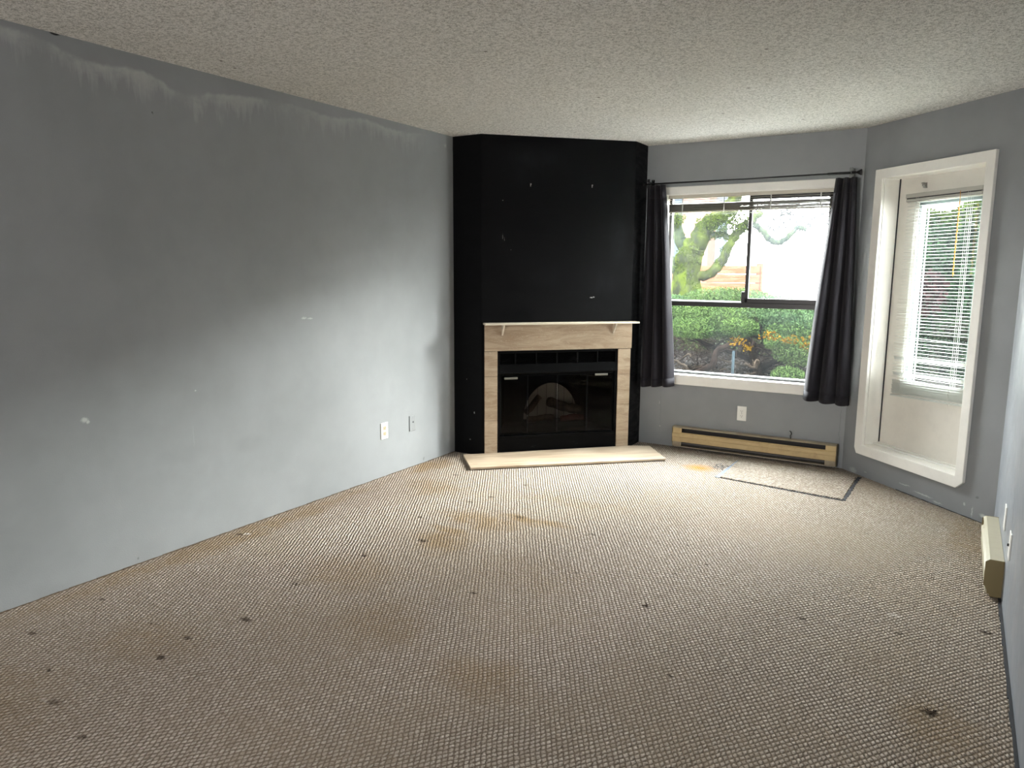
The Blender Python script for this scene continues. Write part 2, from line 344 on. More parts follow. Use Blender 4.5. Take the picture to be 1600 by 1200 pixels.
M['branch'] = bark('juniper_branch_bark', (.018,.012,.010), (.060,.040,.032))
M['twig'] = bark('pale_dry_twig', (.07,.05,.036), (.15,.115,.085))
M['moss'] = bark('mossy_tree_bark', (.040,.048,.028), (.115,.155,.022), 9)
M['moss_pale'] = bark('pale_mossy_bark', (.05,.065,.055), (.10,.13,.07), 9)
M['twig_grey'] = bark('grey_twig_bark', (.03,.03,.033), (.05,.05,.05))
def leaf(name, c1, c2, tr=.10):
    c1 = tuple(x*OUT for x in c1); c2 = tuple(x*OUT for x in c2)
    m = mat(name, c1, 1.0, spec=.0); g = G(m); ge = g.n('ShaderNodeNewGeometry')
    n = g.noise(g.coord(), 3.0, 3, .6)
    f = g.math('ADD', g.math('MULTIPLY', ge.outputs['Random Per Island'], .55), g.math('MULTIPLY', g.ramp(n, .3, .7), .45))
    c = g.mix(f, c1, c2); g.color(c)
    t = g.n('ShaderNodeBsdfTranslucent'); g.put(t.inputs['Color'], c)
    mx = g.n('ShaderNodeMixShader'); mx.inputs[0].default_value = tr
    g.t.links.new(g.b.outputs[0], mx.inputs[1]); g.t.links.new(t.outputs[0], mx.inputs[2]); g.t.links.new(mx.outputs[0], g.t.nodes['Material Output'].inputs['Surface']); return m
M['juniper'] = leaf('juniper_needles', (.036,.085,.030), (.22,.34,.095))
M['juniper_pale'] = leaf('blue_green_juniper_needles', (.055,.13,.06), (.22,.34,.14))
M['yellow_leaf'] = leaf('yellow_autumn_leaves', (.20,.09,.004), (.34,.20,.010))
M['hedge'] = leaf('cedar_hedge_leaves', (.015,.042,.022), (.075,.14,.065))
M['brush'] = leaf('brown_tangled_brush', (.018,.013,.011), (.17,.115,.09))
M['hedge_top'] = leaf('yellow_green_hedge_top_leaves', (.05,.085,.02), (.10,.14,.03))  # yellow green leaf colour of the hedge top
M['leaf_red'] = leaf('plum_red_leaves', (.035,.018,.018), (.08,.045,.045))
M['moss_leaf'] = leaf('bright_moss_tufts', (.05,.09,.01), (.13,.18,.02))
def soil():
    m = mat('leaf_littered_soil', (.02,.015,.012), .95, spec=.05); g = G(m); P = g.coord()
    n = g.noise(P, 14, 6, .75); v = g.n('ShaderNodeTexVoronoi'); g.put(v.inputs['Vector'], jitter(g, P, .1, 12)); v.inputs['Scale'].default_value = 24
    c = g.mix(g.ramp(n, .4, .65), (.002,.0015,.0013), (.009,.0065,.005)); c = g.mix(g.ramp(v.outputs['Distance'], .1, .2, .6, 0.), c, (.02,.015,.010))
    g.color(c); g.bump(n, .03, .9); return m
M['soil'] = soil()
M['concrete'] = mat('pale_concrete', (.50,.49,.47), .9, spec=.1); g = G(M['concrete']); P = g.coord(); g.color(g.mix(g.ramp(g.noise(P, 4, 5, .6), .3, .7), (.56,.56,.55), (.66,.66,.65)))
M['lawn'] = bark('lawn_and_gravel', (.03,.045,.025), (.06,.06,.05), 3)
def planks():
    m = mat('weathered_cedar_boards', (.13,.05,.03), .8, spec=.0); g = G(m); P = g.coord(); n = g.noise(g.vec('MULTIPLY', P, (1,1,12)), 2.5, 5, .6)
    g.color(g.mix(g.ramp(n, .3, .7), (.055,.016,.008), (.085,.035,.022))); return m
M['cedar'] = planks()
M['post_grey'] = mat('galvanised_pipe', (.012,.017,.02), .8, .0, .0)
M['stucco'] = mat('white_stucco', (.72,.72,.72), .9)
M['siding'] = mat('blue_grey_siding', (.035,.042,.05), .8, spec=.0)
M['brick'] = mat('pinkish_brick_chimney', (.07,.045,.037), .85, spec=.0)
M['roof_red'] = mat('faded_red_roofing', (.06,.025,.02), .8)
M['dark_pane'] = mat('dark_far_pane', (.03,.035,.04), .2)
M['seam'] = mat('dark_carpet_seam', (.018,.018,.022), .9)
M['tape'] = mat('grey_blue_tape', (.13,.15,.18), .7)
M['thread'] = mat('grey_frayed_thread', (.14,.13,.13), .9)
M['shade_strip'] = mat('brown_shade_strip', (.10,.07,.045), .9)

# ------------------------------------------------------------ geometry helpers
class MB:
    def __init__(s): s.v = []; s.f = []; s.mi = []; s.smooth = []
    def add(s, vs, fs, smooth=False, mi=0):
        n = len(s.v); s.v += [tuple(v) for v in vs]
        for f in fs: s.f.append(tuple(i+n for i in f)); s.mi.append(mi); s.smooth.append(smooth)
        return s
    def box(s, x0, x1, y0, y1, z0, z1, mi=0):
        return s.add([(x0,y0,z0),(x1,y0,z0),(x1,y1,z0),(x0,y1,z0),(x0,y0,z1),(x1,y0,z1),(x1,y1,z1),(x0,y1,z1)],
              [(0,3,2,1),(4,5,6,7),(0,1,5,4),(1,2,6,5),(2,3,7,6),(3,0,4,7)], mi=mi)
    def bbox(s, x0, x1, y0, y1, z0, z1, b=.003, mi=0):
        """box with chamfered edges"""
        bm = bmesh.new(); bmesh.ops.create_cube(bm, size=1)
        for v in bm.verts: v.co = Vector(((x0+x1)/2+v.co.x*(x1-x0), (y0+y1)/2+v.co.y*(y1-y0), (z0+z1)/2+v.co.z*(z1-z0)))
        b = min(b, .45*min(x1-x0, y1-y0, z1-z0))
        bmesh.ops.bevel(bm, geom=bm.edges[:], offset=b, segments=2, affect='EDGES', profile=.5)
        bm.verts.index_update(); s.add([v.co[:] for v in bm.verts], [[v.index for v in f.verts] for f in bm.faces], mi=mi); bm.free(); return s
    def prism(s, pts, x0, x1, axis='x', mi=0):
        """closed polygon pts (a,b) extruded along an axis"""
        n = len(pts)
        def P(t, a, b): return {'x': (t,a,b), 'y': (a,t,b), 'z': (a,b,t)}[axis]
        vs = [P(x0,a,b) for a,b in pts]+[P(x1,a,b) for a,b in pts]
        fs = [tuple(range(n))[::-1], tuple(range(n, 2*n))]+[(i,(i+1)%n,(i+1)%n+n,i+n) for i in range(n)]
        return s.add(vs, fs, mi=mi)
    def tube(s, pts, rad, seg=8, cap=True, mi=0):
        pts = [Vector(p) for p in pts]; n = len(pts); rad = rad if isinstance(rad, (list, tuple)) else [rad]*n
        vs = []; up = Vector((0,0,1)); prev = None
        for i, p in enumerate(pts):
            t = (pts[min(i+1,n-1)]-pts[max(i-1,0)])
            t = t.normalized() if t.length > 1e-9 else Vector((0,0,1))
            a = (prev if prev is not None else (Vector((1,0,0)) if abs(t.z) > .9 else up))
            a = (a-t*a.dot(t)); a = a.normalized() if a.length > 1e-6 else t.orthogonal().normalized(); prev = a; b = t.cross(a)
            vs += [p+(a*math.cos(2*PI*k/seg)+b*math.sin(2*PI*k/seg))*rad[i] for k in range(seg)]
        fs = [(i*seg+k, i*seg+(k+1)%seg, (i+1)*seg+(k+1)%seg, (i+1)*seg+k) for i in range(n-1) for k in range(seg)]
        if cap: fs += [tuple(range(seg))[::-1], tuple(range((n-1)*seg, n*seg))]
        return s.add(vs, fs, smooth=True, mi=mi)
    def lathe(s, prof, axis_o, axis_d, seg=16, mi=0):
        return s.tube([Vector(axis_o)+Vector(axis_d)*a for a, r in prof], [max(r, 1e-5) for a, r in prof], seg, mi=mi)
    def build(s, name, mats, parent=None, mw=None):
        me = bpy.data.meshes.new(name); me.from_pydata(s.v, [], s.f)
        for k in (mats if isinstance(mats, (list, tuple)) else [mats]): me.materials.append(k)
        me.polygons.foreach_set('material_index', s.mi); me.polygons.foreach_set('use_smooth', s.smooth); me.update()
        bm = bmesh.new(); bm.from_mesh(me); bmesh.ops.recalc_face_normals(bm, faces=bm.faces[:]); bm.to_mesh(me); bm.free()
        o = bpy.data.objects.new(name, me); C.objects.link(o)
        if parent is not None: o.parent = parent
        if mw is not None: o.matrix_world = mw
        return o
def empty(name, mw=None, loc=None):
    o = bpy.data.objects.new(name, None); C.objects.link(o); o.empty_display_size = .1
    if mw is not None: o.matrix_world = mw
    if loc is not None: o.location = loc
    return o
def tag(o, label=None, cat=None, group=None, kind=None):
    if label: o['label'] = label
    if cat: o['category'] = cat
    if group: o['group'] = group
    if kind: o['kind'] = kind
    return o
def struct(o): o['kind'] = 'structure'; return o
def frame(o2, dirx, e=0, off=0, z=0):
    """local x along the wall, local y INTO the wall (away from the room), z up"""
    d = Vector((dirx[0], dirx[1], 0)).normalized(); n = Vector((-d.y, d.x, 0))
    m = Matrix.Identity(4); m[0][0], m[1][0] = d.x, d.y; m[0][1], m[1][1] = n.x, n.y
    p = Vector((o2[0], o2[1], 0))+d*e-n*off; m[0][3], m[1][3], m[2][3] = p.x, p.y, z
    return m
WIN = frame(D, (1,0)); DOOR = frame(C1, (1,-1)); FACE = frame(B, (1,1)); LEFT = frame((0,0), (0,1)); RIGHT = frame((R,0), (0,-1))
def shift(f, e=0, y=0, z=0): return f @ Matrix.Translation((e, y, z))
def world_mesh(mb, name, mats, mw): 
    """geometry given in a wall frame, stored in world coordinates (so the paint is one continuous world pattern)"""
    mb.v = [tuple(mw @ Vector(v)) for v in mb.v]; return mb.build(name, mats)

# ------------------------------------------------------------ room shell
T = .12
outline = [(-T,YB-T),(R+T,YB-T),(R+T,C2.y+.05),(C1.x+.05,D.y+T),(-T,D.y+T)]
struct(MB().prism(outline, -.06, 0, 'z').build('floor', M['carpet']))
struct(MB().prism(outline, H, H+.1, 'z').build('ceiling', M['ceiling']))
struct(MB().box(-T, 0, YB-T, D.y+T, 0, H).build('wall_left', M['wall_left']))
struct(MB().box(R, R+T, YB-T, C2.y, 0, H).build('wall_right', M['wall_right']))
# back wall with an added window opening for fill daylight (behind the camera)
mb = MB().box(0, 1.0, YB-T, YB, 0, H).box(2.0, R, YB-T, YB, 0, H).box(1.0, 2.0, YB-T, YB, 0, 1.0).box(1.0, 2.0, YB-T, YB, 1.95, H); struct(mb.build('wall_back', M['wall']))
# window wall
WL = (C1-D).length
wo = (.165, 1.445, .60, 2.055)
mb = MB(); mb.box(-1.25, wo[0], 0, T, 0, H); mb.box(wo[1], WL, 0, T, 0, H); mb.box(wo[0], wo[1], 0, T, 0, wo[2]); mb.box(wo[0], wo[1], 0, T, wo[3], H)
mb.prism([(WL,0),(WL+.05,T),(WL,T)], 0, H, 'z')
struct(world_mesh(mb, 'wall_window', M['wall_window'], WIN))
DL = (C2-C1).length
do = (.205, 1.035, .205, 2.085)
mb = MB(); mb.box(0, do[0], 0, T, 0, H); mb.box(do[1], DL, 0, T, 0, H); mb.box(do[0], do[1], 0, T, 0, do[2]); mb.box(do[0], do[1], 0, T, do[3], H)
struct(world_mesh(mb, 'wall_door', M['wall_door'], DOOR))
# black corner chimney breast
FL = (FC-B).length; mb = MB(); o = (.112, 1.132, .0, .838); t = .02
mb.box(0, o[0], 0, t, 0, H); mb.box(o[1], FL, 0, t, 0, H); mb.box(o[0], o[1], 0, t, o[3], H)
mb.v = [tuple(FACE @ Vector(v)) for v in mb.v]
mb.box(0, B.x, A.y, A.y+t, 0, H); mb.box(FC.x-t, FC.x, FC.y, D.y, 0, H)
struct(mb.build('wall_fireplace', M['black']))
for e, z in [(.38,2.085),(.872,2.091)]:
    an = MB(); an.lathe([(0,.004),(.006,.004),(.007,.0055),(.009,.0055)], (0,0,.006), (0,-1,0), 10); an.lathe([(0,.003),(.008,.003)], (0,0,-.008), (0,-1,0), 10); an.box(-.002,.002,-.004,0,-.008,.006)
    tag(an.build('wall_anchor', M['screw'], None, shift(FACE, e, 0, z)), 'small metal picture screw in the black chimney wall, '+('left of the pair' if e < .5 else 'right of the pair'), 'screw', 'screws in the black chimney wall')

# ------------------------------------------------------------ window
win = struct(empty('window_1', WIN))
mb = MB()
e0, e1, z0, z1 = wo
mb.bbox(e0-.01, e1+.01, -.002, T, z1-.012, z1+.006, .002)       # head jamb
mb.bbox(e0-.012, e0+.012, -.002, T, z0, z1, .002); mb.bbox(e1-.012, e1+.012, -.002, T, z0, z1, .002)
mb.build('jamb', M['trim'], win)
mb = MB(); mb.bbox(e0-.055, e1+.055, -.016, 0, z1-.008, z1+.052, .004); mb.bbox(e0-.055, e0+.002, -.016, 0, z0-.02, z1-.008, .004); mb.bbox(e1-.002, e1+.055, -.016, 0, z0-.02, z1-.008, .004)
mb.build('casing', M['trim'], win)
MB().bbox(e0-.06, e1+.06, -.024, T, z0-.072, z0+.010, .005).build('window_sill', M['trim'], win)
fi = (e0+.012, e1-.012, z0+.010, z1-.012)
mb = MB(); y0, y1 = .07, .115
mb.box(fi[0], fi[0]+.02, y0, y1, fi[2], fi[3]); mb.box(fi[1]-.02, fi[1], y0, y1, fi[2], fi[3]); mb.box(fi[0], fi[1], y0, y1, fi[3]-.02, fi[3])
mb.bbox(fi[0], fi[1], y0-.004, y1, 1.165, 1.205, .003)
mb.box(fi[0], fi[1], y0, y1, fi[2], fi[2]+.008)
mb.build('window_frame', M['bronze'], win)
MB().bbox(fi[0]+.02, fi[1]-.02, y0-.01, y1, fi[2]+.008, fi[2]+.020, .002).build('bottom_track', M['track'], win)
# left fixed sash and right sliding sash
mid = .815
mb = MB(); mb.box(fi[0]+.02, mid, .095, .11, 1.205, 1.213); mb.box(mid-.012, mid+.006, .095, .11, 1.205, fi[3]-.02)
mb.build('fixed_sash', M['alu'], win)
mb = MB(); mb.bbox(mid-.008, mid+.016, .072, .092, 1.205, fi[3]-.02, .003); mb.box(mid, fi[1]-.02, .072, .092, 1.205, 1.238); mb.box(fi[1]-.05, fi[1]-.02, .072, .092, 1.205, fi[3]-.02); mb.box(mid, fi[1]-.02, .072, .092, fi[3]-.05, fi[3]-.02)
mb.bbox(mid-.030, mid-.004, .058, .074, 1.205, 1.29, .003)
sash = mb.build('sliding_sash', M['bronze'], win)
MB().box(mid+.016, mid+.020, .076, .088, 1.238, fi[3]-.05).build('glazing_bead', M['alu'], sash)
MB().box(mid+.012, fi[1]-.05, .080, .084, 1.236, fi[3]-.05).build('sash_pane', M['glass_hazy'], win)
MB().box(fi[0]+.02, mid-.005, .100, .104, 1.210, fi[3]-.02).build('fixed_pane', M['glass'], win)
MB().box(fi[0]+.02, fi[1]-.02, .096, .100, fi[2]+.018, 1.165).build('lower_pane', M['glass'], win)

# raised blind of the window
bl = tag(empty('window_blind', shift(WIN, 0, 0, 0)), 'cream mini blind pulled up to the top of the picture window', 'blind')
be0, be1 = fi[0]+.006, fi[1]-.006
mb = MB(); mb.bbox(be0, be1, .012, .040, 2.018, 2.043, .002); mb.build('headrail', M['headrail'], bl)
random.seed(3)
mb = MB()
def slat(mb, x0, x1, yc, zc0, zc1, tilt, half=.0125, mi=0):
    """curved slat, zc0 at x0 and zc1 at x1"""
    k = 5; vs = []; n = 8
    for i in range(n+1):
        f = i/n; x = x0+(x1-x0)*f; zc = zc0+(zc1-zc0)*f
        for j in range(k):
            a = (j/(k-1)-.5)*2*half; crown = .0012*(1-(a/half)**2)
            vs.append((x, yc+a*math.cos(tilt)-crown*math.sin(tilt), zc+a*math.sin(tilt)+crown*math.cos(tilt)))
    mb.add(vs, [(i*k+j, i*k+j+1, (i+1)*k+j+1, (i+1)*k+j) for i in range(n) for j in range(k-1)], smooth=True, mi=mi)
for i in range(3): slat(mb, be0, be1, .026, 2.006-i*.016, 2.004-i*.016, .25)
mb.build('slat_open', M['slat'], bl); mb = MB()
for i in range(44):
    zz = 1.972-i*.00125; slat(mb, be0+random.uniform(-.001,.003), be1-random.uniform(-.001,.003), .026+random.uniform(-.0015,.0015), zz, zz+random.uniform(-.001,.001), random.uniform(-.05,.1))
mb.build('slat_stack', M['slat_shaded'], bl)
MB().bbox(be0, be1, .016, .036, 1.908, 1.918, .002).build('bottom_rail', M['slat'], bl)
for e in (.30, .63, .98, 1.33): mb = MB(); mb.box(e-.004, e+.004, .0115, .0130, 1.905, 2.02); mb.tube([(e,.012,2.02),(e+.002,.0115,1.95),(e,.012,1.905)], .0012, 5); mb.build('ladder_cord', M['cord'], bl)
mb = MB(); mb.tube([(be0,.026,1.893),(be1,.026,1.890)], .0016, 6); mb.build('hanging_cord', M['cord'], bl)

# ------------------------------------------------------------ curtain rod and curtains
ro = tag(empty('curtain_rod', shift(WIN, 0, -.095, 2.13)), 'thin black curtain rod running above the picture window', 'curtain rod')
mb = MB(); mb.tube([(.012,0,0),(.8,0,-.002),(1.40,0,.002)], .0055, 10); mb.tube([(1.38,0,.002),(1.56,0,.002)], .0085, 10); mb.build('rod', M['rod'], ro)
MB().lathe([(0,.009),(.01,.009),(.014,.006),(.02,.009),(.036,.018),(.046,.022),(.05,.018),(.05,.001)], (1.553,0,.002), (1,0,0), 16).build('finial', M['rod'], ro)
MB().lathe([(0,.012),(.006,.012),(.01,.008),(.03,.008)], (.004,0,0), (1,0,0), 12).build('finial', M['rod'], ro)
for e, mm in ((1.535, M['clear']), (.055, M['rod'])):
    mb = MB(); mb.bbox(e-.012, e+.012, .086, .0945, -.045, .04, .002); mb.bbox(e-.005, e+.005, .0, .088, .010, .018, .002)
    mb.tube([(e, .012*math.cos(a), .002+.012*math.sin(a)) for a in [PI*.5+i*PI/8 for i in range(13)]], .0028, 6)
    mb.bbox(e-.011, e+.011, -.016, -.012, .012, .036, .002); mb.bbox(e-.011, e+.011, -.016, -.012, -.034, -.012, .002)
    mb.build('bracket', mm, ro)
    for z in (-.035, .032): MB().lathe([(0,.004),(.002,.003)], (e,.086,z), (0,-1,0), 8).build('screw', M['screw'], ro)

def curtain(name, label, topL, topR, botL, botR, ztop, zbotL, zbotR, folds, phase, ybase, amp, skew=0., seed=1, flare=0.):
    rnd = random.Random(seed); nx, nz = 150, 46
    ph = [rnd.uniform(-.35,.35) for _ in range(folds+2)]; am = [rnd.uniform(.65,1.15) for _ in range(folds+2)]
    e_ = empty(name, shift(WIN, (topL+topR)/2, ybase, ztop)); tag(e_, label, 'curtain', 'curtains beside the picture window')
    ox, oy, oz = (topL+topR)/2, ybase, ztop
    vs = []
    for j in range(nz+1):
        v = j/nz; zz = None
        tt = 1-(1-v)**1.25
        xl = topL+(botL-topL)*tt; xr = topR+(botR-topR)*tt
        for i in range(nx+1):
            u = i/nx; q = u*folds; k = int(min(q, folds-1)); fr = q-k
            P_ = phase+2*PI*(q+ (ph[k]*(1-fr)+ph[k+1]*fr)*.5)
            a = amp*(.45+.55*v**.6)*(am[k]*(1-fr)+am[k+1]*fr)
            y = a*math.sin(P_)+.25*a*math.sin(2*P_+1.3+v)+.006*math.sin(9*v+6*u)
            x = xl+(xr-xl)*u+.22*(xr-xl)/folds*math.cos(P_)*(.5+.5*v)
            zb = zbotL+(zbotR-zbotL)*u+.004*math.sin(P_)
            z = ztop+(zb-ztop)*v
            y = max(-.058, min(.058, y))
            vs.append((x-ox, y, z-oz))
    fs = [(j*(nx+1)+i, j*(nx+1)+i+1, (j+1)*(nx+1)+i+1, (j+1)*(nx+1)+i) for j in range(nz) for i in range(nx)]
    mb = MB().add(vs, fs, smooth=True); pan = mb.build('fabric_panel', M['curtain'], e_)
    md = pan.modifiers.new('thick', 'SOLIDIFY'); md.thickness = .0016; md.offset = 0
    # hem and rod pocket as stitched bands
    for nm, j0, j1 in (('bottom_hem', nz-2, nz), ('rod_pocket', 0, 3)):
        vs2 = []; 
        for j in (j0, j1):
            for i in range(nx+1):
                x, y, z = vs[j*(nx+1)+i]; vs2.append((x, y-.0022, z))
        h = MB().add(vs2, [(i, i+1, nx+1+i+1, nx+1+i) for i in range(nx)], smooth=True).build(nm, M['curtain'], e_)
        md = h.modifiers.new('thick', 'SOLIDIFY'); md.thickness = .0014; md.offset = 0
    return e_
curtain('curtain', 'charcoal plum curtain panel hanging between the black chimney and the window', .035, .185, .012, .300, 2.118, .500, .520, 3, .9, -.095, .040, seed=4)
curtain('curtain', 'charcoal plum curtain panel hanging between the window and the door casing', 1.440, 1.580, 1.330, 1.650, 2.10, .512, .488, 3, 2.6, -.095, .042, seed=9)

# ------------------------------------------------------------ glazed door with its casing
dr = struct(empty('door_1', DOOR))
a0, a1, b0, b1 = do   # opening
mb = MB(); cw = .072
def poly_casing(pts_out, pts_in, y0, y1):
    n = len(pts_out); vs = [(x,y0,z) for x,z in pts_out]+[(x,y0,z) for x,z in pts_in]+[(x,y1,z) for x,z in pts_out]+[(x,y1,z) for x,z in pts_in]
    fs = []
    for i in range(n):
        j = (i+1)%n; fs += [(i,j,n+j,n+i), (2*n+i,3*n+i,3*n+j,2*n+j), (i,2*n+i,2*n+j,j), (n+i,n+j,3*n+j,3*n+i)]
    return vs, fs
oz0, oz1, oe0, oe1 = .160, 2.138, .140, 1.092; ch = .04
out = [(oe0,oz0+ch),(oe0+ch*.55,oz0),(oe1-ch*1.2,oz0),(oe1,oz0+ch*1.1),(oe1,oz1),(oe0,oz1)]
inn = [(a0+.008,b0+.028),(a0+.008,b0+.028),(a1-.004,b0+.028),(a1-.004,b0+.028),(a1-.004,b1-.012),(a0+.008,b1-.012)]
vs, fs = poly_casing(out, inn, -.022, .0); mb.add(vs, fs)
cas = mb.build('casing', M['casing'], dr); bv = cas.modifiers.new('bev', 'BEVEL'); bv.width = .003; bv.segments = 2; bv.limit_method = 'ANGLE'
mb = MB(); mb.box(a0-.0, a0+.012, 0, .165, b0, b1); mb.box(a1-.012, a1, 0, .165, b0, b1); mb.box(a0, a1, 0, .165, b1-.012, b1)
mb.build('jamb', M['casing'], dr)
mb = MB(); mb.bbox(a0, a1, -.004, .17, b0-.0, b0+.030, .003); mb.bbox(a0+.012, a1-.012, .070, .10, b0+.03, b0+.040, .002); mb.bbox(a0+.012, a1-.012, .108, .122, b0+.028, b0+.046, .002)
mb.build('threshold', M['casing'], dr)
MB().box(a0+.012, a0+.0165, .113, .122, b0+.03, b1-.012).build('weather_strip', M['seam'], dr)
# slab with a glazed opening
s0, s1, t0, t1 = a0+.017, a1-.014, b0+.040, b1-.015
g0, g1, h0, h1 = .400, .905, .700, 1.905
Y0, Y1 = .120, .160
mb = MB(); mb.box(s0, g0, Y0, Y1, t0, t1); mb.box(g1, s1, Y0, Y1, t0, t1); mb.box(g0, g1, Y0, Y1, t0, h0); mb.box(g0, g1, Y0, Y1, h1, t1)
mb.build('door_slab', M['door_paint'], dr)
mb = MB()
for (x0, x1, z0_, z1_) in ((g0, g0+.022, h0, h1), (g1-.022, g1, h0, h1), (g0, g1, h0, h0+.022), (g0, g1, h1-.022, h1)): mb.box(x0, x1, Y0+.006, Y1+.004, z0_, z1_)
mb.box(g0+.038, g0+.043, Y1, Y1+.008, h0, h1)
mb.build('glazing_bead', M['white_vinyl'], dr)
MB().box(g0+.02, g1-.02, .138, .142, h0+.02, h1-.02).build('pane', M['glass_door'], dr)
# old latch plate marks at the top of the slab
mb = MB(); mb.bbox(-.016,.016,-.004,0,-.016,.016,.002); mb.lathe([(0,.011),(.006,.012),(.010,.008),(.018,.006),(.018,.0)], (0,-.004,0), (0,-1,0), 12); mb.bbox(-.024,-.006,-.012,-.004,.010,.018,.001); mb.bbox(.004,.022,-.01,-.004,-.02,-.010,.001)
mb.v = [(x+.440, y+Y0, z+2.012) for x,y,z in mb.v]; mb.build('latch_bolt', M['screw'], dr)
mb = MB(); mb.bbox(-.012,.012,-.012,0,-.014,.014,.002); mb.bbox(-.004,.018,-.018,-.010,-.004,.006,.001); mb.v = [(x+.955, y+Y0, z+2.035) for x,y,z in mb.v]; mb.build('hinge_bracket', M['headrail_white'], dr)
mb = MB(); mb.bbox(-.006,.006,-.022,0,-.03,.03,.002); mb.v = [(x+a1-.02, y+Y0, z+1.2) for x,y,z in mb.v]; mb.build('strike_plate', M['bronze'], dr)

# lowered mini blind on the door
db = tag(empty('door_blind', DOOR), 'white mini blind lowered over the glazed door, bottom slats bunched', 'blind')
yb = Y0-.030
MB().bbox(.325, .930, yb-.014, yb+.014, 1.935, 1.962, .002).build('headrail', M['headrail_white'], db)
MB().bbox(.333, .922, yb-.012, yb+.010, 1.929, 1.935, .001).build('headrail_gap_shade', M['slot'], db)  # dark strip standing in for the shaded gap below the headrail
MB().bbox(.329, .927, yb-.013, yb+.012, 1.912, 1.929, .003).build('valance', M['headrail_white'], db)
mb = MB(); z = 1.902; random.seed(11); i = 0
while z > .715:
    closed = None
    sag = .028*(1.92-z)/1.3*.9            # the blind hangs slightly crooked: right end higher
    tl = -.01+random.uniform(-.03,.03)
    dz = random.uniform(-.0015,.0015); bend = 0
    if abs(z-.865) < .0115: tl = -1.15
    if abs(z-.755) < .0115: tl = -1.15
    r_ = sag + (-.020 if abs(z-1.02) < .012 else 0)
    slat(mb, .328+random.uniform(-.002,.002), .928, yb, z+dz, z+dz+r_, tl)
    z -= .0215
for k, (zz, tl) in enumerate([(.705,-1.2),(.690,-1.0),(.675,-1.15),(.660,-.9),(.645,-1.1),(.630,-.8)]): slat(mb, .326+random.uniform(-.004,.004), .928, yb+random.uniform(-.003,.003), zz, zz+.030, tl)
mb.build('slat_curtain', M['slat_white'], db)
mb = MB(); mb.bbox(.328,.928,yb-.011,yb+.011,.606,.617,.002)
br = mb.build('bottom_rail', M['slat_white'], db); br.matrix_parent_inverse = Matrix.Identity(4)
for v in br.data.vertices: v.co.z += .030*(v.co.x-.328)/.6
mb = MB()
for e in (.42, .83):
    for yy in (yb-.0135, yb+.0135):
        mb.tube([(e, yy, 1.935), (e+.001, yy, 1.3), (e-.001, yy, .62)], .0011, 5)
        mb.tube([(e+.014, yy, 1.935), (e+.012, yy, 1.3), (e+.014, yy, .70)], .0007, 5)
random.seed(5)
for e in (.42, .83):
    mb.tube([(e+random.uniform(-.012,.012), yb-.016+random.uniform(-.004,.003), .80-k*.012) for k in range(15)], .0012, 5)
mb.build('ladder_cord', M['cord'], db)
mb = MB(); mb.tube([(.775,yb-.018,1.945),(.778,yb-.018,1.88)], .0015, 6); mb.tube([(.778+.0018*math.sin(k*1.3), yb-.019, 1.88-k*.011) for k in range(42)], [.0034+.0012*math.sin(k*2.1) for k in range(42)], 8)
mb.build('tilt_cord', M['wand'], db)
db.children[-1]['label'] = 'yellow orange twisted pull cord'

# ------------------------------------------------------------ electric baseboard heaters
def heater(name, mw, L, label, enamel, topm, flip=False):
    """local x along the wall, y into the wall; front face at y=-.068, back at y=0, z 0..175"""
    e_ = tag(empty(name, mw), label, 'heater')
    hh, dp = .172, .068
    MB().prism([(-.002,.006),(-.002,hh-.002),(-.010,hh-.002),(-.010,.006)], .006, L-.006, 'x').build('back_plate', M['heater_dark'], e_)
    MB().prism([(-.001,hh),(-.001,hh-.004),(-.054,hh-.004),(dp*-1+.002,hh-.010),(-dp,hh-.007),(-.055,hh)], 0, L, 'x').build('top_cover', topm, e_)
    MB().prism([(-dp,.056),(-dp+.002,.054),(-dp+.014,.060),(-dp+.014,.056),(-dp+.002,.049),(-dp-.002,.050),(-dp-.002,.088),(-dp-.0045,.092),(-dp-.0045,.116),(-dp+.010,.128),(-dp+.012,.124),(-dp,.114)], .0, L, 'x').build('front_panel', enamel, e_)
    bx = .075
    for (x0, x1) in ((0.001, bx), (L-bx, L-.001)):
        MB().bbox(x0, x1, -dp+.004, -dp+.010, .118, hh-.010, .001).build('end_tab', enamel, e_); MB().bbox(x0, x1, -dp+.004, -dp+.010, .012, .054, .001).build('end_tab', topm, e_)
    for (x0, x1) in ((-.003, .001), (L-.001, L+.003)):
        MB().prism([(0,.0),(0,hh+.001),(-.056,hh+.001),(-dp-.004,hh-.012),(-dp-.004,.052),(-dp+.010,.030),(-dp+.012,.012),(-dp+.020,.010),(-dp+.022,.0)], x0, x1, 'x').build('end_cap', M['heater_cap'], e_)
    MB().tube([(.04,-.034,.095),(L-.04,-.034,.095)], .006, 8).build('heating_element', M['fin'], e_)
    mb = MB()
    for i in range(int((L-.2)/.012)): mb.box(.1+i*.012, .1005+i*.012, -.052, -.014, .072, .122)
    mb.build('fin_block', M['fin'], e_)
    MB().bbox(.01, L-.01, -dp+.012, -.004, .004, .012, .001).build('bottom_lip', M['heater_top'], e_)
    MB().bbox(bx, L-bx, -dp+.004, -dp+.009, .034, .044, .001).build('lower_louvre', M['fin'], e_)
    return e_
h1_ = heater('baseboard_heater', shift(WIN, .318, -.0005, .012), 1.250, 'long yellowed baseboard heater on the floor below the picture window', M['heater'], M['heater_top'])
mb = MB(); mb.tube([(0,0,-.012),(-.004,-.001,.012),(.004,-.002,.026),(.0,-.002,.040),(-.010,-.001,.048)], .0035, 7)
tag(mb.build('wire_stub', M['slot'], None, shift(WIN, 1.235, -.02, .196)), 'dark bent wire stub sticking up from the heater under the window', 'wire')
